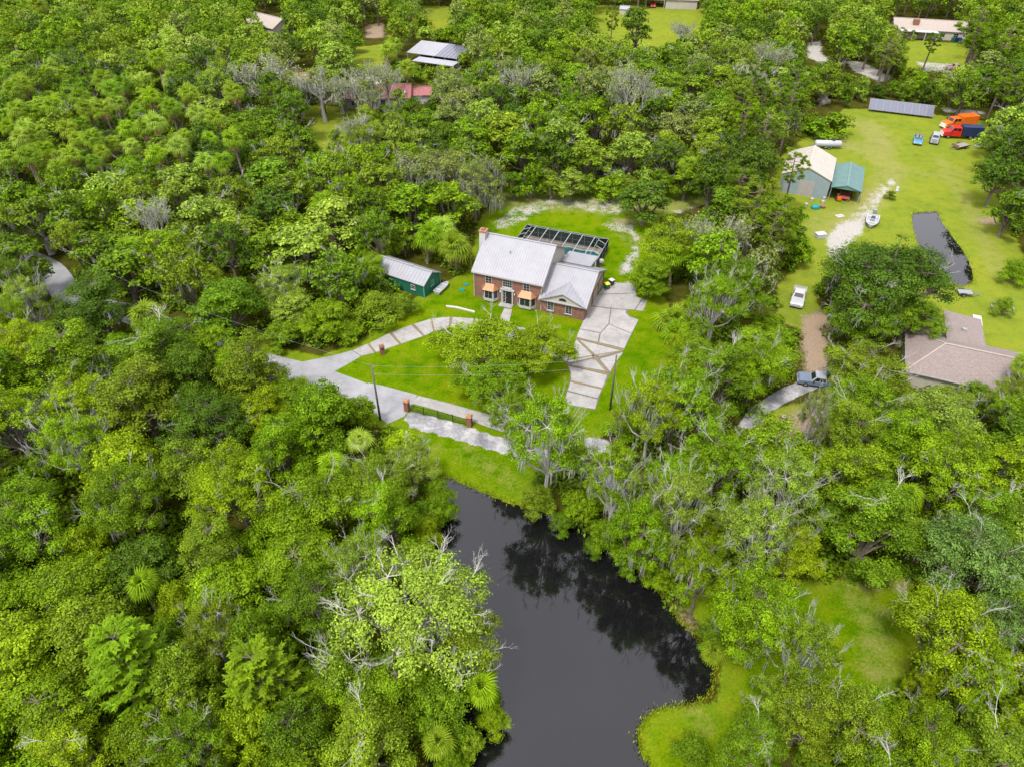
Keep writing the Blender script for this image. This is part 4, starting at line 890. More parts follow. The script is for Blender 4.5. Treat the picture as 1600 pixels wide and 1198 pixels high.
for px, py, l in ((1268, 314, 'white bucket nearest the barn door'), (1287, 312, 'white bucket at the barn front corner'), (1285, 318, 'white bucket standing clear of the barn wall'), (1259, 322, 'white bucket at the left end of the barn clutter')):
    junk('bucket', l, 'bucket', px, py, (('pail', 'white_paint', lambda m: m.tube([(0, 0, 0), (0, 0, .55)], [.26, .34], 10)), ('handle', 'alu_grey', lambda m: m.tube([(-.32, 0, .5), (0, .1, .8), (.32, 0, .5)], .02, 4))))
junk('scrap_sheet', 'pale flat board lying in the grass before the carport', 'board', 1312, 338, (('sheet', 'white_paint', lambda m: m.box(-.8, .8, -.5, .5, .03, .08)), ('batten', 'weathered_wood', lambda m: m.box(-.75, .75, -.05, .05, .081, .12))), .3)
junk('scrap_sheet', 'pale sheet of metal beside the field track above the boat', 'board', 1402, 296, (('sheet', 'paint_silver', lambda m: m.box(-.25, .25, -1.3, 1.3, .03, .12)), ('batten', 'weathered_wood', lambda m: m.box(-.2, .2, -.05, .05, .121, .16))), -.5)
junk('tree_stump', 'dark cut stump on grass below the gravel drive', 'stump', 1224, 654, (('stump', 'bark', lambda m: m.tube([(0, 0, 0), (0, 0, .5)], [.55, .42], 9)), ('cut_face', 'stump_grey', lambda m: m.tube([(0, 0, .5), (0, 0, .53)], .38, 9))))
junk('boulder_heap', 'pale rubble heap in the brush left of the solar panels', 'rubble', 1286, 162, [('stone', 'stump_grey', (lambda m, k=k: m.ball((math.cos(k*2.1)*1.1*(k > 0), math.sin(k*2.1)*1.0*(k > 0), .4), .9+.3*(k == 0), .8, .7+.9*(k == 0), 8, 5))) for k in range(5)])
junk('planter_ring', 'ring of timber edging round a small bush on right lawn', 'planter', 1566, 482, [('edging', 'weathered_wood', (lambda m, k=k: m.bar((math.cos(k*math.pi/4)*1.7, math.sin(k*math.pi/4)*1.7, .12), (math.cos((k+1)*math.pi/4)*1.7, math.sin((k+1)*math.pi/4)*1.7, .12), .2))) for k in range(8)])
junk('patio_bins', 'row of blue and white bins by the far long house', 'bins', 1487, 66, [('bin', c, (lambda m, k=k: m.frustum(k*1.1, k*1.1+.8, 0, .8, 0, k*1.1-.05, k*1.1+.85, -.05, .85, 1.2))) for k, c in enumerate(('bin_green', 'paint_navy', 'blue_plastic', 'white_paint'))])
junk('log_pile', 'pale stacked logs beside the leaning mossy trunk', 'logs', 1273, 663, [('log', 'stump_grey', (lambda m, k=k: m.tube([((k % 3)*.45-.5, -.5, .22+.38*(k//3)), ((k % 3)*.45-.5, .6, .22+.38*(k//3))], .21, 8))) for k in range(6)], .4)

# ================================================================ plants: prototypes
rng = np.random.default_rng(11)
def unit(n, zmin=-1.0):
    z = rng.uniform(zmin, 1, n); a = rng.uniform(0, 2*np.pi, n); r = np.sqrt(np.maximum(0, 1-z*z))
    return np.stack([r*np.cos(a), r*np.sin(a), z], 1)
def norm(v): return v/np.maximum(1e-6, np.linalg.norm(v, axis=1, keepdims=True))
def leaf_quads(P0, Nn, length, width, tone, T=None):
    """pointed, slightly folded leaf sprays: one quad each"""
    n = len(P0); Nn = norm(Nn)
    if T is None: T = unit(n)
    T = norm(T-Nn*np.sum(T*Nn, 1, keepdims=True)); B = np.cross(Nn, T)
    L = (length*rng.uniform(.7, 1.3, n))[:, None]; W = (width*rng.uniform(.7, 1.3, n))[:, None]
    fold = Nn*W*.28
    V = np.stack([P0-T*L/2, P0+B*W/2+fold, P0+T*L/2, P0-B*W/2+fold], 1).reshape(-1, 3)
    return V, np.arange(4*n).reshape(-1, 4), tone
def branchy(mb, p, d, length, r, levels, spread=.75, n=3, sides=4, up=.15, rnd=random):
    """recursive bare branches"""
    d = Vector(d).normalized(); q = Vector(p)+d*length*.55+Vector((rnd.uniform(-1, 1), rnd.uniform(-1, 1), rnd.uniform(-.5, .8)))*length*.10
    e = q+(d+Vector((rnd.uniform(-.4, .4), rnd.uniform(-.4, .4), up))).normalized()*length*.5
    mb.tube([p, q, e], [r, r*.75, r*.45], sides, False); ends = [e]
    if levels > 0:
        for k in range(n):
            t = rnd.uniform(.35, 1.0); st = Vector(p).lerp(q, t*2) if t < .5 else q.lerp(e, t*2-1)
            dd = (d+Vector((rnd.uniform(-1, 1), rnd.uniform(-1, 1), rnd.uniform(-.5, .9)))*spread).normalized()
            ends += branchy(mb, st, dd, length*rnd.uniform(.5, .75), r*.55, levels-1, spread, n, max(3, sides-1), up, rnd)
    return ends
def moss_mesh(points, lmin, lmax, per, w=.10):
    pts = np.repeat(np.asarray(points, float), per, 0); n = len(pts)
    pts = pts+rng.normal(0, .28, (n, 3)); L = rng.uniform(lmin, lmax, n)[:, None]; a = rng.uniform(0, np.pi, n)
    t = np.stack([np.cos(a), np.sin(a), np.zeros(n)], 1)*w*rng.uniform(.6, 1.5, (n, 1))/2
    dn = np.zeros((n, 3)); dn[:, 2] = -1; sway = np.stack([rng.normal(0, .12, n), rng.normal(0, .12, n), np.zeros(n)], 1)
    V = np.stack([pts-t, pts+t, pts+t*.25+dn*L+sway*L, pts-t*.25+dn*L+sway*L], 1).reshape(-1, 3)
    return np_mesh('moss', V, np.arange(4*n).reshape(-1, 4), None, 'FACE', M['moss'])
PROTO = {}
def broadleaf(key, R=5., h=11., base=3.5, lobes=9, clumps=13, leaves=120, leaf=.36, cr=.95, lobe_k=(.34, .48), moss=0, bare=0, flat=.78, spread=.66, bark='bark', up=.75, lw=.55, bl=1.6, moss_l=(.5, 1.6), drop=.72):
    if key.startswith(('leafy', 'bush')): drop = .9
    rnd = random.Random(hash(key) % 9973 if False else sum(map(ord, key))*7+len(PROTO))
    wood = MB(); cents, lt = [], []
    for i in range(lobes):
        a = i*2.39996+rnd.uniform(-.4, .4); k = math.sqrt((i+.4)/lobes); rr = R*spread*k*rnd.uniform(.8, 1.15)
        lr = R*rnd.uniform(*lobe_k)*(1.1-.25*k)
        z = base+(h-base-lr*flat)*(1-drop*k*k)*rnd.uniform(.86, 1.04)
        cents.append((rr*math.cos(a), rr*math.sin(a), z, lr))
    fork = Vector((rnd.uniform(-.3, .3), rnd.uniform(-.3, .3), base*.85)); tr = (.022 if 'airy' in key else .03)*h
    wood.tube([(0, 0, -.2), (0, 0, .3), fork*.5, fork], [tr*1.5, tr*1.1, tr, tr*.85], 7, False)
    Ps, Ns, To = [], [], []; mosspts = []; clumpc = []
    for (x, y, z, lr) in cents:
        c = Vector((x, y, z)); m = fork.lerp(c, .5)+Vector((rnd.uniform(-.5, .5), rnd.uniform(-.5, .5), -.25*lr))
        wood.tube([fork, m, c], [tr*.55, tr*.38, tr*.2], 5, False)
        dirs = unit(clumps, -.45); tone_l = rnd.uniform(-.12, .12)
        for d in dirs:
            rad = lr*rnd.uniform(.62, 1.08); cc = np.array([x, y, z])+d*np.array([rad, rad, rad*flat])
            wood.tube([c, Vector((c+Vector(cc))/2)+Vector((0, 0, -.1)), Vector(cc)], [tr*.16, tr*.1, tr*.04], 3, False)
            r0 = cr*rnd.uniform(.5, 1.08); n = int(leaves*rnd.uniform(.7, 1.3)*(r0/cr)**1.5)
            u = unit(n, -.4); rad2 = r0*np.abs(rng.normal(.72, .33, n))
            p = cc+u*rad2[:, None]*np.array([1, 1, .62]); nn = u*.95+np.array([0, 0, up*.62])+rng.normal(0, .36, (n, 3))+d*.2
            Ps.append(p); Ns.append(nn); To.append(np.clip(.48+tone_l+rnd.uniform(-.22, .22)+rng.normal(0, .22, n), 0, 1))
            clumpc.append(cc)
            if d[2] < .45: mosspts.append(cc+np.array([0, 0, -.2]))
    P0 = np.concatenate(Ps); V, F, T = leaf_quads(P0, np.concatenate(Ns), leaf, leaf*lw, np.concatenate(To))
    pr = dict(R=R, h=h, trunk=wood.mesh('trunk', M[bark]), crown=np_mesh('crown', V, F, dict(tone=T), 'FACE', M['leaf']))
    if moss:
        k = rng.permutation(len(mosspts))[:moss]; pr['moss'] = moss_mesh(np.array(mosspts)[k], moss_l[0], moss_l[1], 16)
    if bare:
        bb = MB(); ends = []
        order = sorted(cents, key=lambda c: rnd.random())
        for i in range(bare):
            x, y, z, lr = order[i % len(order)]; a = math.atan2(y, x)+rnd.uniform(-.7, .7); el = rnd.uniform(.3, 1.2)
            d = Vector((math.cos(a)*math.cos(el), math.sin(a)*math.cos(el), math.sin(el)))
            ends += branchy(bb, Vector((x, y, z))+d*lr*.45, d, bl*rnd.uniform(.7, 1.2), .042, 3, .85, 3, 4, .2, rnd)
        pr['bare_branches'] = bb.mesh('bare_branches', M['bark_pale'])
    PROTO[key] = pr
def bare_tree(key, R=4.5, h=12., leaves=1500, mossn=60):
    rnd = random.Random(sum(map(ord, key))); wood = MB(); ends = []
    wood.tube([(0, 0, -.2), (.1, 0, h*.25), (.0, .2, h*.45)], [.38, .3, .24], 7, False)
    for i in range(7):
        a = i*2.4+rnd.uniform(-.3, .3); el = rnd.uniform(.5, 1.3); d = Vector((math.cos(a)*math.cos(el), math.sin(a)*math.cos(el), math.sin(el)))
        ends += branchy(wood, Vector((0, .1, h*(.3+.15*rnd.random()))), d, R*.95, .15, 3, .62, 4, 5, .25, rnd)
    E = np.array([tuple(e) for e in ends]); pr = dict(R=R, h=h, trunk=wood.mesh('trunk', M['bark_pale']))
    n = leaves; p = E[rng.integers(0, len(E), n)]+rng.normal(0, .35, (n, 3))
    V, F, T = leaf_quads(p, rng.normal(0, .5, (n, 3))+np.array([0, 0, .6]), .42, .2, np.clip(rng.normal(.5, .2, n), 0, 1))
    pr['crown'] = np_mesh('crown', V, F, dict(tone=T), 'FACE', M['leaf']); pr['moss'] = moss_mesh(E[rng.permutation(len(E))[:mossn]], .4, 1.5, 12, .09)
    PROTO[key] = pr
def pine(key, R=3.6, h=17., tufts=60, needles=60, nl=.6):
    rnd = random.Random(sum(map(ord, key))); wood = MB()
    bend = Vector((rnd.uniform(-.6, .6), rnd.uniform(-.6, .6), 0))
    def tp(t): return Vector((bend.x*t*t, bend.y*t*t, h*.96*t))
    wood.tube([tp(0)-Vector((0, 0, .2))]+[tp(t) for t in (.25, .5, .75, 1)], [.3, .25, .2, .14, .05], 7, False)
    Ps, Ns, Ts, To = [], [], [], []
    nb = 20
    for i in range(nb):
        t = .52+.46*i/nb; a = i*2.4+rnd.uniform(-.4, .4); k = math.sin(math.pi*min(1, (t-.44)/.62)); bl = R*max(.25, k)*rnd.uniform(.75, 1.1)
        s = tp(t); e = s+Vector((math.cos(a)*bl, math.sin(a)*bl, bl*rnd.uniform(.1, .45)))
        wood.tube([s, s.lerp(e, .5)+Vector((0, 0, -.15)), e], [.08, .055, .02], 4, False)
        for j in range(tufts//nb):
            c = np.array(s.lerp(e, rnd.uniform(.55, 1.05)))+rng.normal(0, .35, 3); n = needles; d = unit(n, -.35)
            Ps.append(c+d*nl*.5); Ts.append(d); Ns.append(rng.normal(0, 1, (n, 3))+np.array([0, 0, .6])); To.append(np.clip(rnd.uniform(.3, .65)+rng.normal(0, .15, n), 0, 1))
    V, F, T = leaf_quads(np.concatenate(Ps), np.concatenate(Ns), nl, .13, np.concatenate(To), np.concatenate(Ts))
    PROTO[key] = dict(R=R, h=h, trunk=wood.mesh('trunk', M['pine_bark']), crown=np_mesh('crown', V, F, dict(tone=T), 'FACE', M['leaf']))
def cypress(key, R=4., h=12., branches=85, leaf=.42):
    rnd = random.Random(sum(map(ord, key))); wood = MB(); wood.tube([(0, 0, -.2), (0, 0, h*.5), (0, 0, h*.97)], [.34, .2, .04], 7, False)
    Ps, Ns, Ts, To = [], [], [], []
    for i in range(branches):
        t = .25+.73*(i/branches); a = i*2.39996; bl = R*(1.08-t)**.62*rnd.uniform(.7, 1.15); s = Vector((0, 0, h*t))
        el = rnd.uniform(.1, .5)+.35*t; d = Vector((math.cos(a)*math.cos(el), math.sin(a)*math.cos(el), math.sin(el))); e = s+d*bl+Vector((0, 0, -.12*bl))
        wood.tube([s, s.lerp(e, .5)+Vector((0, 0, .12*bl)), e], [.06, .04, .012], 3, False)
        tone = rnd.uniform(.35, .65)
        for j in range(7):     # side sprays, each a feather
            u = rnd.uniform(.25, 1.0); p = s.lerp(e, u)+Vector((0, 0, .2*bl*u*(1-u))); sd = d.cross(Vector((0, 0, 1))).normalized()*(1 if j % 2 else -1)
            dd = (d*.9+sd*rnd.uniform(.25, .9)+Vector((0, 0, rnd.uniform(-.1, .3)))).normalized(); L = rnd.uniform(.5, 1.2); n = 18
            q = np.linspace(.05, 1, n)[:, None]*L; c = np.array(p)+np.array(dd)*q+np.array([0, 0, -.12])*q**2
            side = np.cross(np.array(dd), [0, 0, 1.]); sg = np.where(np.arange(n) % 2, 1, -1)[:, None]
            T = np.array(dd)*.8+side*sg*.8
            Ps.append(c+side*sg*.11); Ts.append(T+rng.normal(0, .15, (n, 3))); Ns.append(rng.normal(0, .25, (n, 3))+np.array([0, 0, 1.])); To.append(np.clip(tone+rng.normal(0, .12, n)+.2*(u-.6), 0, 1))
    V, F, T = leaf_quads(np.concatenate(Ps), np.concatenate(Ns), leaf, leaf*.32, np.concatenate(To), np.concatenate(Ts))
    PROTO[key] = dict(R=R, h=h, trunk=wood.mesh('trunk', M['bark']), crown=np_mesh('crown', V, F, dict(tone=T), 'FACE', M['leaf']))
def frond_data(seed, blades=15, pet=.95, L=1.15, droop=.55):
    """one fan leaf along +x: stalk and folded blades"""
    r = np.random.default_rng(seed); V, F, T = [], [], []
    def q(a, b, c, d, t): i = len(V); V.extend([a, b, c, d]); F.append((i, i+1, i+2, i+3)); T.append(t)
    q((0, -.02, 0), (0, .02, 0), (pet, .016, .1), (pet, -.016, .1), .3)
    for k in range(blades):
        u = (k/(blades-1)-.5)*2; a = u*1.9; l = L*(1-.28*abs(u))*r.uniform(.9, 1.1); w = .075
        d = np.array([math.cos(a), math.sin(a), .05]); s = np.array([-math.sin(a), math.cos(a), 0])*w; b = np.array([pet, 0, .1])
        m = b+d*l*.55+np.array([0, 0, .10]); e = b+d*l+np.array([0, 0, -droop*l*.7]); t = float(np.clip(.5+r.normal(0, .12), 0, 1))
        q(b-s*.25, b+s*.25, m+s, m-s, t); q(m-s, m+s, e+s*.1, e-s*.1, min(1, t+.1))
    return np.array(V, float), np.array(F), np.array(T)
FR = [frond_data(3), frond_data(4, 13, 1.1, 1.25, .75)]
FROND = [np_mesh('frond', v, f, dict(tone=t), 'FACE', M['leaf']) for v, f, t in FR]
DEADF = np_mesh('dead_frond', FR[1][0]*np.array([1, .55, 1]), FR[1][1], None, 'FACE', M['dead_frond'])
def palm_frond_angles(n, rnd, low=-.55):
    out = []
    for i in range(n):
        t = i/(n-1); out.append((i*2.39996+rnd.uniform(-.2, .2), 1.25-(1.25-low)*t**.8+rnd.uniform(-.1, .1), rnd.uniform(.85, 1.15)))
    return out
def rot_pts(V, yaw, el, s):
    c, sn = math.cos(el), math.sin(el); x, y, z = V[:, 0]*s, V[:, 1]*s, V[:, 2]*s
    x, z = x*c-z*sn, x*sn+z*c; cy, sy = math.cos(yaw), math.sin(yaw)
    return np.stack([x*cy-y*sy, x*sy+y*cy, z], 1)
def palm(key, h=9., n=30, dead=6):
    rnd = random.Random(sum(map(ord, key))); lean = Vector((rnd.uniform(-.8, .8), rnd.uniform(-.8, .8), 0)); top = Vector((lean.x, lean.y, h-1.6))
    wood = MB().tube([(0, 0, -.2), Vector((lean.x*.3, lean.y*.3, h*.4)), top], [.22, .17, .19], 8, False)
    Vs, Fs, Ts, b = [], [], [], 0
    for yaw, el, s in palm_frond_angles(n, rnd):
        v, f, t = FR[rnd.randrange(2)]; v = rot_pts(v, yaw, el, s)+np.array(top); Vs.append(v); Fs.append(f+b); Ts.append(t); b += len(v)
    Vd, Fd, b = [], [], 0
    for k in range(dead):
        v = rot_pts(FR[1][0]*np.array([1, .5, 1]), k*2.4, rnd.uniform(-1.35, -.9), .9)+np.array(top)-np.array([0, 0, .2]); Vd.append(v); Fd.append(FR[1][1]+b); b += len(v)
    PROTO[key] = dict(R=2.0, h=h, trunk=wood.mesh('trunk', M['palm_bark']), crown=np_mesh('crown', np.concatenate(Vs), np.concatenate(Fs), dict(tone=np.concatenate(Ts)), 'FACE', M['leaf']), top=top)
    if dead: PROTO[key]['dead_fronds'] = np_mesh('dead_fronds', np.concatenate(Vd), np.concatenate(Fd), None, 'FACE', M['dead_frond'])

# near kinds, fine leaves
broadleaf('oakN1', 6.2, 12, 3.2, 12, 15, 215, .235, 1.05, moss=26, bare=5)
broadleaf('oakN2', 6.0, 11.5, 3.0, 11, 15, 215, .235, 1.05, moss=18, bare=9, spread=.7)
broadleaf('airyN1', 6.0, 12.5, 4.5, 14, 12, 170, .22, .85, (.24, .36), moss=44, bare=18, spread=.78, bark='bark_pale')
broadleaf('airyN2', 5.6, 12.0, 4.2, 13, 12, 170, .22, .85, (.24, .36), moss=18, bare=9, spread=.78)
broadleaf('airyN3', 5.6, 8.5, 2.2, 15, 17, 190, .225, .85, (.28, .40), moss=6, bare=4, spread=.8)
broadleaf('leafyN1', 4.4, 11, 2.6, 10, 14, 200, .23, .9, (.36, .5)); broadleaf('leafyN2', 4.2, 12, 2.0, 10, 14, 210, .21, .85, (.34, .48), bare=2)
broadleaf('leafyN3', 4.6, 10, 2.2, 11, 14, 185, .25, .9, (.32, .46), lw=.7); broadleaf('leafyN4', 4.0, 11.5, 2.6, 9, 15, 200, .22, .9, (.36, .5), moss=8)
broadleaf('bushN1', 3.0, 5.2, .8, 8, 12, 140, .21, .75, (.36, .5)); broadleaf('bushN2', 2.8, 4.6, .6, 8, 12, 140, .23, .7, (.36, .5), lw=.7)
cypress('cypressN1'); cypress('cypressN2', 4.4, 11, 90)
# middle-distance kinds
broadleaf('oakF1', 6.2, 12, 3.8, 10, 13, 46, .52, 1.05); broadleaf('oakF2', 6.0, 11.5, 3.4, 11, 12, 46, .52, 1.0, moss=20, bare=3); broadleaf('oakF3', 6.4, 12.5, 3.8, 12, 12, 46, .50, 1.0, (.28, .42), spread=.72, bare=5)
broadleaf('leafyF1', 4.3, 12, 2.6, 9, 12, 44, .5, .9); broadleaf('leafyF2', 4.0, 13, 2.6, 9, 12, 44, .5, .9); broadleaf('leafyF3', 4.5, 11, 2.2, 10, 12, 44, .5, .9, bare=2); broadleaf('leafyF4', 3.8, 13.5, 3.2, 8, 13, 44, .46, .85, bare=3, bark='bark_pale')
broadleaf('mossyF1', 6.0, 12, 3.0, 11, 13, 60, .40, 1.0, moss=70, moss_l=(1.0, 2.8), lw=.4); broadleaf('mossyF2', 5.6, 11.5, 3.0, 10, 13, 60, .40, 1.0, moss=80, moss_l=(1.0, 2.6), lw=.4, bare=5)
broadleaf('bushF1', 2.8, 4.6, .6, 7, 10, 34, .46, .7)
bare_tree('bare1'); bare_tree('bare2', 4.0, 11, 900, 90); bare_tree('bare3', 3.4, 12, 300, 30)
pine('pine1'); pine('pine2', 4.2, 18, 80); pine('pine3', 3.0, 15, 60)
palm('palm1', 8.5); palm('palm2', 7.5, 28, 8); palm('palm3', 9.5, 26, 5)
palm('palmetto1', 2.4, 22, 2)

# ================================================================ plants: planting
TONE = {'bright yellow-green': (.188, .272, .004), 'fresh green': (.128, .216, .003), 'mid green': (.092, .163, .004), 'dark green': (.060, .112, .005),
        'olive green': (.134, .197, .008), 'grey-green': (.15, .192, .038), 'pale green': (.176, .254, .024), 'bluish green': (.098, .172, .032)}
KINDS = {'oak': ('live_oak', 'oak'), 'airy': ('mossy_oak', 'loose-crowned oak'), 'leafy': ('broadleaf_tree', 'broadleaf tree'), 'bush': ('shrub', 'shrub'), 'cypress': ('cypress_tree', 'feathery cypress'),
         'mossy': ('moss_hung_oak', 'moss-hung oak'), 'bare': ('bare_tree', 'half-bare grey tree'), 'pine': ('pine_tree', 'pine'), 'palm': ('cabbage_palm', 'cabbage palm'), 'palmetto': ('palmetto', 'palmetto')}
GROUPS = {'oak': 'oaks of the woods', 'airy': 'loose-crowned mossy oaks', 'leafy': 'broadleaf trees of the woods', 'bush': 'shrubs of the wood edge', 'cypress': 'feathery cypresses', 'mossy': 'moss-hung oaks', 'bare': 'half-bare trees', 'pine': 'slash pines', 'palm': 'cabbage palms', 'palmetto': 'palmettos'}
planted = []       # (x, y, R)
labelled = []
prnd = random.Random(77)
def kind_of(key):
    return next(k for k in ('palmetto', 'palm', 'pine', 'bare', 'mossy', 'cypress', 'bush', 'leafy', 'airy', 'oak') if key.startswith(k))
def plant(key, x, y, R, h, tone, label=None, fronds=False):
    pr = PROTO[key]; k = kind_of(key); nm, word = KINDS[k]; s = R/pr['R']; sz = h/pr['h']
    e = thing(nm, label or '', 'tree' if k not in ('bush', 'palm', 'palmetto') else ('shrub' if k == 'bush' else 'palm' if k == 'palm' else 'palmetto'), (x, y, 0), prnd.uniform(0, 6.28), GROUPS[k])
    e.scale = (s, s, sz)
    tz = 1.0
    if k in ('palm', 'palmetto'): e.scale = (s, s, s); tz = max(.35, h/s/pr['h'])
    c = TONE[tone]; j = [prnd.uniform(.93, 1.06), prnd.uniform(.88, 1.16)]; colr = (c[0]*j[0]*j[1], c[1]*j[1], c[2]*j[1], 1)
    for part in ('trunk', 'crown', 'moss', 'bare_branches', 'dead_fronds'):
        if part not in pr: continue
        if fronds and part in ('crown', 'dead_fronds'): continue
        o = link(part, pr[part], None, e)
        if part == 'crown': o.color = colr
        if tz != 1.0:
            if part == 'trunk': o.scale = (1, 1, tz)
            else: o.location = (0, 0, pr['top'].z*(tz-1))
        if part in ('bare_branches', 'dead_fronds', 'moss'): o['kind'] = 'stuff'
    if fronds:
        rr = random.Random(int(x*10)); n = 30 if k == 'palm' else 22
        for yaw, el, sc in palm_frond_angles(n, rr): 
            o = link('frond', FROND[rr.randrange(2)], None, e); o.location = (pr['top'].x, pr['top'].y, pr['top'].z*tz); o.rotation_euler = (0, -el, yaw); o.scale = (sc,)*3; o.color = colr
        for q in range(4):
            o = link('dead_frond', DEADF, None, e); o.location = (pr['top'].x, pr['top'].y, pr['top'].z*tz); o.rotation_euler = (0, 1.1, q*1.6+.3)
    planted.append((x, y, R))
    px, py = P(x, y, h*.7)
    if not label: labelled.append((e, k, tone, word, px, py))
    return e
def at_px(key, px, py, rpx, h, tone, label=None, fronds=False):
    x, y, z = G(px, py, h*.66); dep = y*_c-(z-CAM_H)*_s
    return plant(key, x, y, rpx*dep/FOC, h, tone, label, fronds)
B, Fg, Mg, Dg, Og, Gg, Pg, Bg = 'bright yellow-green', 'fresh green', 'mid green', 'dark green', 'olive green', 'grey-green', 'pale green', 'bluish green'
# ---- trees one can pick out of the photograph
at_px('airyN3', 755, 538, 82, 8.5, B, 'spreading yellow-green tree on the front lawn'); at_px('airyN3', 775, 595, 62, 7.5, Fg, 'lower dense tree before the spreading front lawn tree'); at_px('airyN3', 840, 535, 56, 8.0, B, 'yellow-green tree before the garage windows'); 
at_px('airyN1', 640, 952, 140, 13, Pg, 'big pale green oak with grey twigs left of the pond'); at_px('airyN2', 735, 1000, 66, 11, Og, 'olive green tree leaning over the left pond edge'); at_px('leafyN3', 690, 1090, 62, 8, Mg); at_px('airyN1', 560, 880, 55, 11, Pg); at_px('leafyN4', 620, 1060, 66, 9, Fg)
at_px('oakN1', 1392, 428, 112, 15.5, Dg, 'huge dark green oak in front of the small pond'); at_px('oakN1', 1352, 492, 62, 9, Mg, 'lower dark oak over the hidden white pickup'); at_px('oakN1', 1425, 490, 58, 9, Mg, 'lower dark oak beside the brown shingle roof'); at_px('leafyF1', 1010, 303, 48, 9.5, Dg, 'round dark green oak standing in the backyard'); at_px('leafyN1', 1042, 378, 52, 10.5, B, 'bright rounded tree right of the backyard sand'); at_px('leafyN3', 1020, 425, 36, 7, Fg)
at_px('leafyN4', 1192, 548, 62, 8, Fg, 'round green tree left of the dirt lane'); at_px('airyN2', 1352, 575, 72, 10, Og, 'olive green tree below the dark oak and lane'); at_px('airyN1', 1275, 645, 26, 13, Gg, 'leaning mossy trunk beside the gravel drive')
at_px('oakN2', 1488, 985, 92, 12.5, B, 'big yellow-green oak bounding the lower clearing on its right'); at_px('airyN2', 1530, 1040, 60, 11, Fg); at_px('leafyN3', 1450, 1062, 28, 6.5, B, 'small yellow-green tree at the clearing foot'); at_px('airyN1', 1255, 1010, 62, 12, Og, 'tree full of grey dead twigs left of the lower clearing')
at_px('airyN1', 855, 680, 76, 17, Fg, 'tall mossy oak on the bank between gate lane and pond'); at_px('airyN1', 800, 650, 40, 11, Fg); at_px('airyN1', 1020, 640, 56, 14, B); at_px('airyN2', 1060, 620, 70, 14, Fg); at_px('airyN1', 960, 745, 52, 15, Fg); at_px('airyN2', 1120, 720, 66, 13, Fg); at_px('airyN1', 1060, 790, 60, 15, Pg); at_px('oakN2', 1000, 825, 54, 13, Fg); at_px('airyN1', 1180, 830, 66, 13, Pg); at_px('airyN1', 1230, 760, 66, 14, Pg); at_px('leafyN1', 1335, 735, 66, 12, B, 'bright yellow-green tree left of the blue-green palms'); at_px('airyN2', 1100, 885, 52, 12.5, Fg); at_px('oakN1', 1185, 945, 78, 14, Fg)
at_px('bushN1', 840, 775, 30, 4.2, Og); at_px('bushN2', 905, 790, 34, 4.5, Fg); at_px('bushN1', 950, 830, 32, 4.5, Fg); at_px('bushN2', 985, 868, 30, 4.2, Mg); at_px('bushN1', 880, 812, 22, 2.8, Mg); at_px('bushN1', 930, 848, 20, 2.6, Dg); at_px('bushN2', 1030, 900, 26, 3.6, Fg); at_px('bushN1', 1120, 985, 30, 3.5, Mg)
at_px('oakN2', 1530, 860, 86, 12, Bg, 'blue-green oak at the right edge'); at_px('oakN1', 1560, 970, 60, 12, Bg); at_px('oakN1', 1490, 720, 80, 13, Fg); at_px('leafyN4', 1410, 680, 52, 12, Fg); at_px('leafyN1', 1260, 1110, 60, 10, Og); at_px('oakN2', 1330, 1120, 74, 11, Og); at_px('leafyN2', 1180, 1160, 60, 9, Mg); at_px('oakN1', 1450, 1150, 70, 11, Fg); at_px('bushN1', 1085, 1170, 34, 4, Mg); at_px('airyN2', 1222, 1085, 56, 8, Og); at_px('leafyN4', 372, 562, 42, 9, Fg); at_px('leafyN3', 325, 540, 42, 9, Fg); at_px('leafyN2', 285, 520, 40, 8, Mg); at_px('leafyN1', 240, 530, 36, 8, Fg); at_px('leafyN1', 462, 622, 46, 8.5, Fg); at_px('leafyN3', 410, 640, 44, 9, B); at_px('leafyN1', 1090, 548, 40, 8, Fg); at_px('leafyN3', 1060, 590, 36, 8, B); at_px('leafyF4', 465, 138, 28, 11, Gg); at_px('leafyF4', 528, 128, 28, 12, Pg); at_px('bare1', 605, 130, 30, 11, Gg); at_px('leafyF3', 642, 168, 24, 8, Mg); at_px('leafyF4', 665, 185, 22, 9, Fg); at_px('leafyF2', 578, 212, 16, 7, Pg); at_px('oakF3', 640, 248, 30, 9, Fg); at_px('leafyF1', 545, 232, 17, 7, Fg); at_px('leafyF3', 600, 172, 14, 5, Mg); at_px('mossyF2', 575, 143, 26, 11, Gg); at_px('leafyF4', 622, 152, 16, 9, Pg); at_px('mossyF1', 500, 128, 30, 12, Gg)
at_px('airyN2', 1578, 622, 44, 8, Og, 'sparse tree overhanging the brown shingle roof'); at_px('airyN2', 1485, 630, 44, 7.5, Pg, 'pale sparse tree before the brown shingle house')
at_px('mossyF1', 695, 265, 56, 13, Gg, 'grey-green moss-hung oak behind the house, right dome'); at_px('mossyF2', 645, 265, 50, 12, Gg, 'grey-green moss-hung oak behind the house, left dome'); at_px('mossyF1', 740, 285, 40, 12, Gg, 'moss-hung oak nearest the sandy backyard corner')
at_px('bare1', 985, 155, 48, 14, Gg, 'big half-bare grey tree above the black swamp'); at_px('bare2', 418, 125, 44, 12, Gg, 'silvery bare tree left of the red roof'); at_px('bare2', 500, 140, 40, 12, Gg, 'silvery bare tree in front of the red roof gable'); at_px('bare2', 565, 142, 36, 11, Gg, 'silvery bare tree over the white walls of the red-roofed house'); at_px('bare3', 552, 205, 22, 12, Pg, 'slim white-limbed dead tree below the red-roofed house'); at_px('bare3', 240, 345, 30, 13, Pg, 'white-limbed dead tree above the left road')
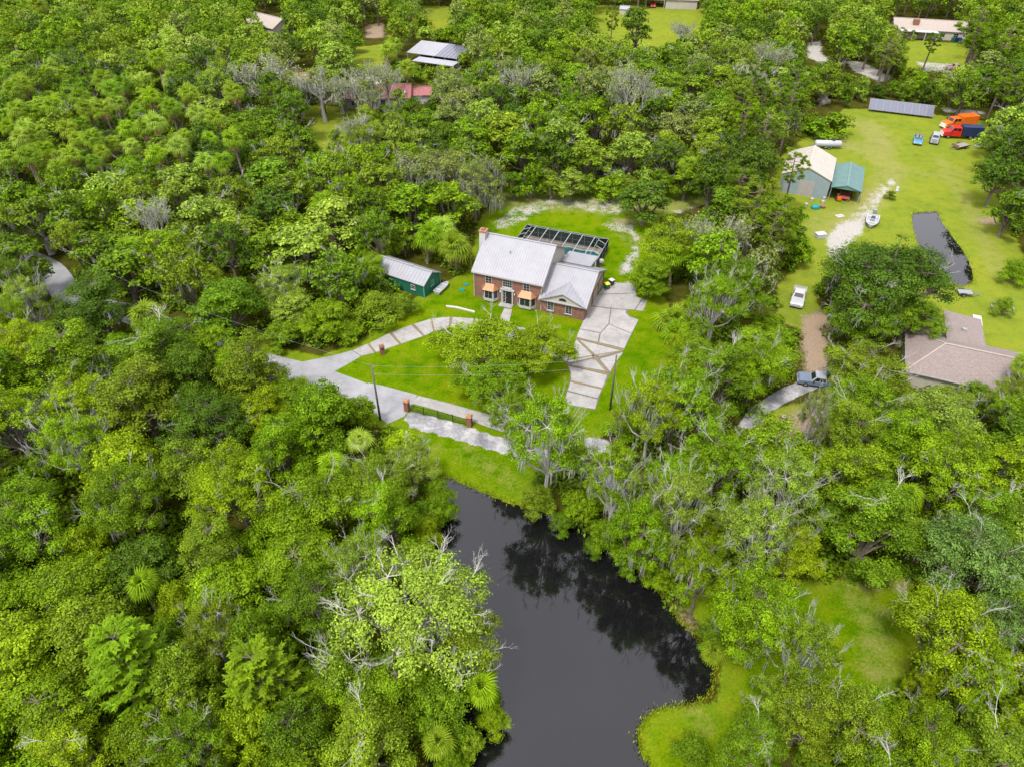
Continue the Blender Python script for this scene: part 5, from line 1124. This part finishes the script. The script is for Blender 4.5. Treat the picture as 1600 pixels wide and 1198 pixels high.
at_px('leafyF3', 420, 195, 40, 12, Mg); at_px('oakF1', 385, 215, 40, 12, Mg); at_px('leafyN3', 455, 470, 45, 6, Pg); at_px('leafyN3', 510, 490, 45, 6.5, Fg); at_px('bushN1', 585, 475, 42, 5, Og, 'olive thicket in front of the green shed'); at_px('leafyN4', 580, 415, 30, 6, Fg, 'green tree at the far end of the green shed'); at_px('bushN2', 440, 520, 34, 3.6, Mg); at_px('bushN1', 630, 470, 24, 4, Og); at_px('bushN2', 545, 515, 26, 3, Fg); at_px('airyN1', 440, 440, 44, 8, Pg)
at_px('pine2', 1530, 48, 40, 20, Fg, 'big flat-topped pine right of the far long house'); at_px('pine1', 1570, 70, 34, 17, Fg); at_px('pine1', 1400, 75, 26, 14, Og); at_px('pine3', 1455, 72, 14, 11, Mg, 'slim pine on the lawn of the far long house'); at_px('pine1', 1385, 90, 26, 13, Og); at_px('pine2', 1240, 268, 27, 13, Og, 'pine standing in front of the metal barn'); at_px('pine1', 1180, 330, 40, 15, Og); at_px('pine2', 1205, 365, 40, 15, Og); at_px('leafyF2', 995, 32, 29, 15, Dg, 'dark dense tree on the far top lawn'); at_px('bare2', 1068, 52, 20, 8, Gg, 'low grey bare tree on the far top lawn'); at_px('pine3', 957, 35, 12, 15, Og, 'lone slim pine on the far top lawn')
at_px('bushN1', 1570, 475, 17, 3.2, Og, 'small bush in the timber ring on the right lawn'); at_px('bushF1', 1392, 303, 9, 1.8, Og, 'small brown bush beside the field track'); at_px('bushF1', 1305, 190, 34, 5, Fg, 'rounded shrub mound left of the solar panels'); at_px('bushF1', 1275, 195, 26, 4.5, Fg)
at_px('oakF1', 1565, 270, 46, 11, Dg); at_px('leafyF3', 1585, 320, 36, 10, Mg); at_px('bushN1', 1590, 420, 26, 4, Fg); at_px('oakF3', 1580, 225, 36, 9, Mg)
at_px('airyN1', 40, 470, 42, 12, Pg); at_px('airyN2', 30, 540, 60, 12, B); at_px('airyN2', 120, 625, 58, 11, B); at_px('airyN1', 455, 135, 26, 11, Gg); at_px('leafyF4', 655, 218, 30, 9, Pg); at_px('leafyF2', 690, 205, 30, 9, Mg); at_px('leafyF4', 600, 238, 24, 8, Fg); at_px('oakF3', 560, 250, 36, 9, Og); at_px('leafyF3', 510, 255, 34, 9, Fg); at_px('leafyF4', 525, 215, 18, 8, Pg); at_px('airyN1', 110, 690, 60, 12, Fg); at_px('oakN1', 360, 745, 74, 13, B); at_px('leafyN3', 500, 640, 66, 12, Fg); at_px('airyN2', 640, 720, 44, 8, Pg); at_px('cypressN1', 200, 1030, 84, 11.5, Fg, 'feathery cypress in the middle of the lower left wood'); at_px('cypressN2', 408, 1060, 82, 11.5, Fg, 'feathery cypress left of the big pale pond oak'); at_px('leafyN3', 385, 1130, 62, 8, B, 'yellow-green tree with orange tips near the bottom edge'); at_px('airyN1', 330, 985, 56, 10, Og); at_px('oakN1', 190, 770, 70, 12, Mg); at_px('leafyN1', 225, 1150, 60, 8, Fg)
# ---- hedges of lower growth along clearings and banks
for i, px in enumerate(range(800, 1110, 30)):
    at_px(('leafyF1', 'bushF1', 'leafyF3')[i % 3], px+prnd.uniform(-6, 6), (282 if 890 < px < 1020 else 276)+prnd.uniform(-4, 6), 22+4*(i % 2), (4.6 if 890 < px < 1020 else 6.5)+(i % 2), (Mg, Fg, Og, Pg)[i % 4])
for i, (px, py) in enumerate([(684,765),(672,795),(664,828),(660,862),(690,790),(650,800),(770,1120),(735,1155),(705,1185),(760,1090)]): at_px(('bushN1', 'bushN2')[i % 2], px, py, 27, 3.6+.5*(i % 3), (Fg, Mg, B, Og)[i % 4])
# ---- palms
for i, (px, py) in enumerate([(70,18),(271,68),(247,110),(111,125),(195,145),(160,142),(195,172),(240,165),(170,185),(215,190),(110,215),(35,235),(82,245),(118,258),(148,238),(163,256),(325,268),(372,238),(75,125),(270,182),(375,160),(225,135),(60,190),(20,160),(140,205),(300,160),(255,210),(15,215),(340,200),(55,265),(185,235),(45,215),(95,185),(290,225),(130,165),(30,190),(210,240),(250,255),(70,225),(155,270),(20,262),(285,250),(330,235),(230,215),(180,160),(120,235),(310,190),(350,270),(90,275),(10,130),(45,150),(265,140),(205,215),(145,185)]):
    at_px('palm%d' % (1+i % 3), px, py, 14+2*(i % 3), 11.5+i % 3, (Og, Pg, Fg, Og, Mg)[i % 5])
for px, py, h in [(535,135,10),(590,215,8),(620,80,9),(600,90,9),(1070,265,8),(635,120,10),(575,190,8)]: at_px('palm%d' % (1+px % 3), px, py, 15, h, Og)
for px, py, h, r in [(712,393,6.5,27),(665,378,6.5,25),(690,362,7,22),(1052,412,7,24),(232,505,9,26),(530,742,8,24),(570,705,7,20),(325,440,6,25),(200,400,8,22),(1415,795,8,25),(1435,838,6.5,24),(1085,898,5,24),(752,1078,7,27),(685,1165,6,25),(1594,580,9,20),(230,930,6,25),(500,330,7,22),(1400,830,6,26)]:
    at_px('palm%d' % (1+px % 3), px, py, r, h, (Pg, Og, Fg)[px % 3], fronds=True)
for px, py, r in [(1045,495,30),(1075,480,26),(1060,515,28),(500,745,22),(350,470,20),(380,452,20),(560,400,18),(605,385,18),(1115,1015,22),(335,560,20)]: at_px('palmetto1', px, py, r, 2.6, (Fg, Og)[px % 2], fronds=True)

# ---- the woods: fill what the photograph shows as closed canopy
KEEP = [[(405,552),(428,533),(510,550),(560,540),(600,520),(650,487),(650,462),(600,405),(640,402),(690,422),(742,466),(744,364),(770,345),(795,306),(965,306),(990,345),(1095,308),(1092,328),(1060,340),(1000,375),(992,440),(1015,465),(1010,500),(1040,530),(1032,572),(1000,590),(955,640),(895,625),(790,650),(830,700),(800,772),(700,745),(660,690),(650,672),(602,652),(592,592),(520,590),(440,575)],
 [(692,745),(800,782),(905,830),(940,880),(1000,935),(1052,955),(1090,1008),(1120,1030),(1135,1015),(1160,1040),(1170,1080),(1150,1130),(1110,1198),(715,1198),(765,1110),(802,1045),(800,985),(735,890),(700,840),(685,790)],
 [(1232,236),(1215,296),(1262,325),(1285,345),(1285,400),(1300,420),(1430,350),(1450,400),(1495,440),(1520,470),(1515,530),(1600,545),(1600,430),(1545,370),(1525,300),(1508,262),(1535,235),(1532,192),(1470,182),(1462,160),(1355,150),(1340,180),(1290,222)],
 [(1216,432),(1275,432),(1275,500),(1222,498)], [(1265,490),(1300,495),(1302,560),(1262,560)], [(1325,440),(1445,440),(1445,528),(1325,528)], [(1240,572),(1300,565),(1290,612),(1245,605)], [(1160,645),(1250,598),(1285,625),(1262,668),(1200,665)],
 [(1462,478),(1515,478),(1522,522),(1600,545),(1600,578),(1520,580),(1450,598),(1425,545),(1462,525)], [(90,456),(135,462),(200,484),(196,498),(150,495),(95,470)], [(75,400),(85,405),(70,418),(60,410)],
 [(452,105),(495,105),(500,142),(465,142)], [(535,132),(640,135),(668,130),(668,146),(640,172),(535,172)], [(492,178),(530,182),(526,225),(492,215)], [(632,64),(720,72),(712,104),(632,95)], [(566,38),(604,34),(604,60),(566,62)], [(672,8),(700,8),(700,40),(672,40)],
 [(935,14),(1090,0),(1090,40),(1030,72),(938,50)], [(1385,22),(1500,28),(1500,105),(1420,100),(1420,62)], [(1262,62),(1290,64),(1290,98),(1262,98)], [(1318,92),(1395,118),(1385,130),(1320,108)], [(398,14),(440,20),(440,52),(420,52)], [(905,252),(955,256),(952,266),(908,264)],
 [(1305,918),(1400,915),(1412,960),(1405,1060),(1320,1055),(1300,980)], [(8,672),(38,640),(64,630),(66,652),(30,672)], [(128,556),(150,550),(152,572),(130,575)], [(640,655),(790,690),(800,770),(700,740)], [(915,683),(950,685),(990,770),(975,785),(925,740)], [(580,72),(600,70),(600,108),(556,100)], [(596,218),(632,210),(632,226),(598,232)], [(1270,155),(1345,165),(1345,210),(1290,222)]]
KB = [(min(p[0] for p in k), max(p[0] for p in k), min(p[1] for p in k), max(p[1] for p in k)) for k in KEEP]
def blocked(px, py):
    for k, (a, b, c, d) in zip(KEEP, KB):
        if a <= px <= b and c <= py <= d and pip(px, py, k): return True
    return False
BASE_BAN = [GRASS[0], GRASS[1], GRASS[2]]+PONDS
def free(x, y, R, h, chk_base=True):
    for dx, dy, z in ((0, 0, h), (0, 0, h*.75), (-.9*R, 0, .62*h), (.9*R, 0, .62*h), (0, -.85*R, .45*h), (0, 0, .15*h), (-.45*R, .5*R, .8*h), (.45*R, .5*R, .8*h), (0, .9*R, .6*h), (-.95*R, 0, .45*h), (.95*R, 0, .45*h), (-.5*R, 0, .25*h), (.5*R, 0, .25*h), (-.6*R, 0, .9*h), (.6*R, 0, .9*h), (-.6*R, -.4*R, .35*h), (.6*R, -.4*R, .35*h)):
        if blocked(*P(x+dx, y+dy, z)): return False
    if chk_base and any(pip(x, y, p) for p in BASE_BAN): return False
    return ldist(np.array([x]), np.array([y]), road_line)[0] > 2.6
FAR_Y = 205.0
far_list = []
cell = {}
def near_ok(x, y, R, k):
    cx, cy = int(x//10), int(y//10)
    for i in range(cx-2, cx+3):
        for j in range(cy-2, cy+3):
            for (a, b, r) in cell.get((i, j), ()):
                if (a-x)**2+(b-y)**2 < (k*(R+r))**2: return False
    return True
def reg(x, y, R): cell.setdefault((int(x//10), int(y//10)), []).append((x, y, R))
for q in planted: reg(*q)
def pick(x, y, px, py, R):
    """kind and tone by the part of the wood"""
    r = prnd.random()
    near = y < 92
    if R < 3.1: key = ('bushN%d' % prnd.randint(1, 2)) if near else 'bushF1'
    elif near:
        key = prnd.choice(['leafyN1', 'leafyN2', 'leafyN3', 'leafyN4', 'oakN1', 'oakN2'] + (['airyN2', 'airyN1', 'airyN1'] if px > 900 else ['airyN2', 'leafyN3']))
    else:
        key = prnd.choice(['oakF1', 'oakF2', 'oakF3', 'leafyF1', 'leafyF2', 'leafyF3', 'leafyF4'])
        if px > 1150 and r < .30: key = prnd.choice(['pine1', 'pine2', 'pine3'])
        elif 480 < px < 800 and py < 330 and r < .15: key = prnd.choice(['mossyF1', 'mossyF2'])
        elif r > .982: key = prnd.choice(['bare1', 'bare2', 'bare3'])
    if near and px < 700: tones = [Fg, Fg, Fg, Mg, B, Mg, Dg, Og]
    elif near: tones = [Fg, Fg, B, Og, Pg, Mg]
    elif px < 480: tones = [Og, Og, Fg, Mg, Mg, Og, Dg, Pg]
    else: tones = [Mg, Fg, Mg, Pg, Og, Og, Dg, Fg, Gg]
    if key.startswith('mossy') or key.startswith('bare'): tones = [Gg, Og]
    return key, prnd.choice(tones)
nfill = 0
for (rmin, rmax, kk, tries, ymax) in ((5.0, 6.6, .62, 9000, 345), (3.6, 5.0, .60, 16000, 345), (2.2, 3.1, .66, 12000, 150), (2.0, 3.09, .72, 12000, 344)):
    for _ in range(tries):
        y = 14+(ymax-14)*prnd.random()**.8 if ymax > 200 else prnd.uniform(14, ymax)
        w = (y*_c+CAM_H*_s)*.78+6; x = prnd.uniform(-w, w); R = prnd.uniform(rmin, rmax)
        h = prnd.uniform(9.5, 13.5) if R > 3.1 else prnd.uniform(2.6, 6.5)
        if y < 45 and R > 3.1: h = prnd.uniform(7, 10); R *= .82
        px, py = P(x, y, h*.7)
        if px < -90 or px > 1690 or py < -40 or py > 1290: continue
        if not near_ok(x, y, R, kk) or not free(x, y, R, h): continue
        reg(x, y, R)
        if y > FAR_Y: far_list.append((x, y, R, h)); continue
        key, tone = pick(x, y, px, py, R)
        if key.startswith('pine'): R = min(R, 4.2); h = prnd.uniform(13, 17)
        plant(key, x, y, R, h, tone); nfill += 1
print('woods filled with', nfill, 'trees; far wood', len(far_list))

# ---- the far wood beyond the fields reads as one mass
def crown_points(n_l, n_c, n_f, R, h, r2):
    Ps, Ns, To = [], [], []
    for i in range(n_l):
        a = i*2.4+r2.uniform(0, 6); k = math.sqrt((i+.4)/n_l); lr = R*r2.uniform(.36, .5)
        c = np.array([R*.64*k*math.cos(a), R*.64*k*math.sin(a), h*.2+(h*.8-lr*.8)*(1-.75*k*k)])
        d = unit(n_c, -.3); cc = c+d*lr*np.array([1, 1, .8])
        for q in range(n_c):
            u = unit(n_f, -.6); Ps.append(cc[q]+u*r2.uniform(.6, 1.1)*np.array([1, 1, .65])); Ns.append(u*.5+np.array([0, 0, .75])+rng.normal(0, .4, (n_f, 3))); To.append(np.clip(.5+r2.uniform(-.2, .2)+rng.normal(0, .16, n_f), 0, 1))
    return np.concatenate(Ps), np.concatenate(Ns), np.concatenate(To)
Vs, Fs, Ts, Cs, b = [], [], [], [], 0
tw = MB(); pal = [TONE[t] for t in (Og, Mg, Fg, Mg, Og, Pg, Gg, Dg)]
for (x, y, R, h) in far_list:
    p, n, t = crown_points(7, 8, 12, R, h, prnd); v, f, t = leaf_quads(p, n, .85, .5, t); Vs.append(v+np.array([x, y, 0])); Fs.append(f+b); Ts.append(t); b += len(v)
    c = prnd.choice(pal); k = prnd.uniform(.85, 1.15); Cs.append(np.tile([c[0]*k, c[1]*k, c[2]*k, 1], (len(t), 1)))
    tw.tube([(x, y, 0), (x, y, h*.6)], [.3, .15], 5, False)
if far_list:
    FW = thing('far_wood', 'distant mixed wood closing the view along the top edge', 'wood'); FW['kind'] = 'stuff'
    c = link('canopy', np_mesh('canopy', np.concatenate(Vs), np.concatenate(Fs), dict(tone=np.concatenate(Ts), col=np.concatenate(Cs)), 'FACE', M['leaf_mass']), None, FW); c['kind'] = 'stuff'
    c = tw.build('trunks', M['bark'], FW); c['kind'] = 'stuff'
# ---- undergrowth on the forest floor
Ps, Ns, To, Cs = [], [], [], []
cnt = 0
for _ in range(11000):
    y = 14+320*prnd.random()**1.15; w = (y*_c+CAM_H*_s)*.76; x = prnd.uniform(-w, w)
    r = prnd.uniform(.8, 1.9); hh = r*prnd.uniform(.8, 1.9)
    if any(pip(x, y, p) for p in BASE_BAN+GRASS[3:]) or ldist(np.array([x]), np.array([y]), road_line)[0] < 3.4: continue
    if blocked(*P(x, y, hh)) or blocked(*P(x, y-r, .2)): continue
    n = 60 if y < 110 else 24; u = unit(n, -.1); Ps.append(np.array([x, y, .1])+u*np.array([r, r, hh])*rng.uniform(.5, 1, (n, 1))); Ns.append(u*.5+np.array([0, 0, .7])+rng.normal(0, .4, (n, 3)))
    To.append(np.clip(rng.normal(.45, .18, n), 0, 1)); c = TONE[prnd.choice((Mg, Fg, Fg, Mg, Og))]; k = prnd.uniform(.8, 1.1); Cs.append(np.tile([c[0]*k, c[1]*k, c[2]*k, 1], (n, 1))); cnt += 1
V, F, T = leaf_quads(np.concatenate(Ps), np.concatenate(Ns), .55, .32, np.concatenate(To))
ug = link('undergrowth', np_mesh('undergrowth', V, F, dict(tone=T, col=np.concatenate(Cs)), 'FACE', M['leaf_mass'])); tag(ug, 'low leafy undergrowth carpeting the floor of the woods', 'undergrowth', kind='stuff')
print('undergrowth clumps', cnt, 'triangles', sum(2*len(m.polygons) for m in bpy.data.meshes))

# ---- labels that single out each tree of the woods
ZONES = [["in the far top left corner", "at the top edge left of the tan roof", "around the far tan roof", "beside the half-solar barn", "left of the far top lawn", "right of the far top lawn", "along the far white sand lane", "around the far long house"],
 ["in the left palm wood", "in the wood left of the red roofs", "just below the red-roofed house", "below the half-solar barn", "around the black swamp", "between swamp and metal barn", "around the metal barn", "at the field edge by the trucks"],
 ["at the left edge above the road", "above the bend of the left road", "in the wood left of the shed", "directly behind the brick house", "along the back of the backyard", "right of the backyard", "between the barn and dark oak", "right of the small pond"],
 ["at the left edge beside the road", "below the left road", "in the thicket before the green shed", "round the front lawn", "right of the wide driveway", "left of the silver-white pickup", "around the dark oak", "by the brown shingle house"],
 ["at the left edge by the mobile home", "in the wood left of the gate", "just left of the gate pole", "between gate lane and pond", "between the gate lane and driveway foot", "below the gravel drive", "below the brown shingle house", "at the right edge below the brown roof"],
 ["at the left edge level with the pond top", "in the lower left wood's upper part", "left of the pond's upper end", "at the pond's upper left bank", "at the pond's upper right bank", "right of the pond", "above the lower clearing", "at the right edge above the clearing"],
 ["at the left edge of the lower wood", "in the middle of the lower left wood", "left of the big pond oak", "under the big pond oak", "on the pond's right bank", "between pond and lower clearing", "around the lower clearing", "right of the lower clearing"],
 ["in the bottom left corner", "at the bottom edge left of the cypress", "at the bottom edge below the cypress", "at the bottom edge left of the pond", "at the bottom edge right of the pond", "at the bottom edge below the grassy point", "at the bottom edge below the clearing", "in the bottom right corner"]]
ORD = ['', 'second', 'third', 'fourth', 'fifth', 'sixth', 'seventh', 'eighth', 'ninth', 'tenth', 'eleventh', 'twelfth', 'thirteenth', 'fourteenth', 'fifteenth']
bucket = {}
for rec in labelled:
    e, k, tone, word, px, py = rec; zc = min(7, max(0, int(px//200))); zr = min(7, max(0, int(py//150))); bucket.setdefault((zr, zc, word, '' if k == 'bare' else tone), []).append(rec)
plur = lambda w: w+'s' if not w.endswith('s') else w+'es'
for (zr, zc, word, tone), recs in bucket.items():
    recs.sort(key=lambda r: r[4]); n = len(recs); z = ZONES[zr][zc]
    tone_w = tone+' ' if tone else ''
    for i, r in enumerate(recs):
        if n == 1: l = f'{tone_w}{word} {z}'
        elif i == 0: l = f'leftmost {tone_w}{word} {z}'
        elif i == n-1: l = f'rightmost {tone_w}{word} {z}'
        else: l = f'{ORD[i]}-from-left {tone_w}{word} {z}'
        r[0]['label'] = l
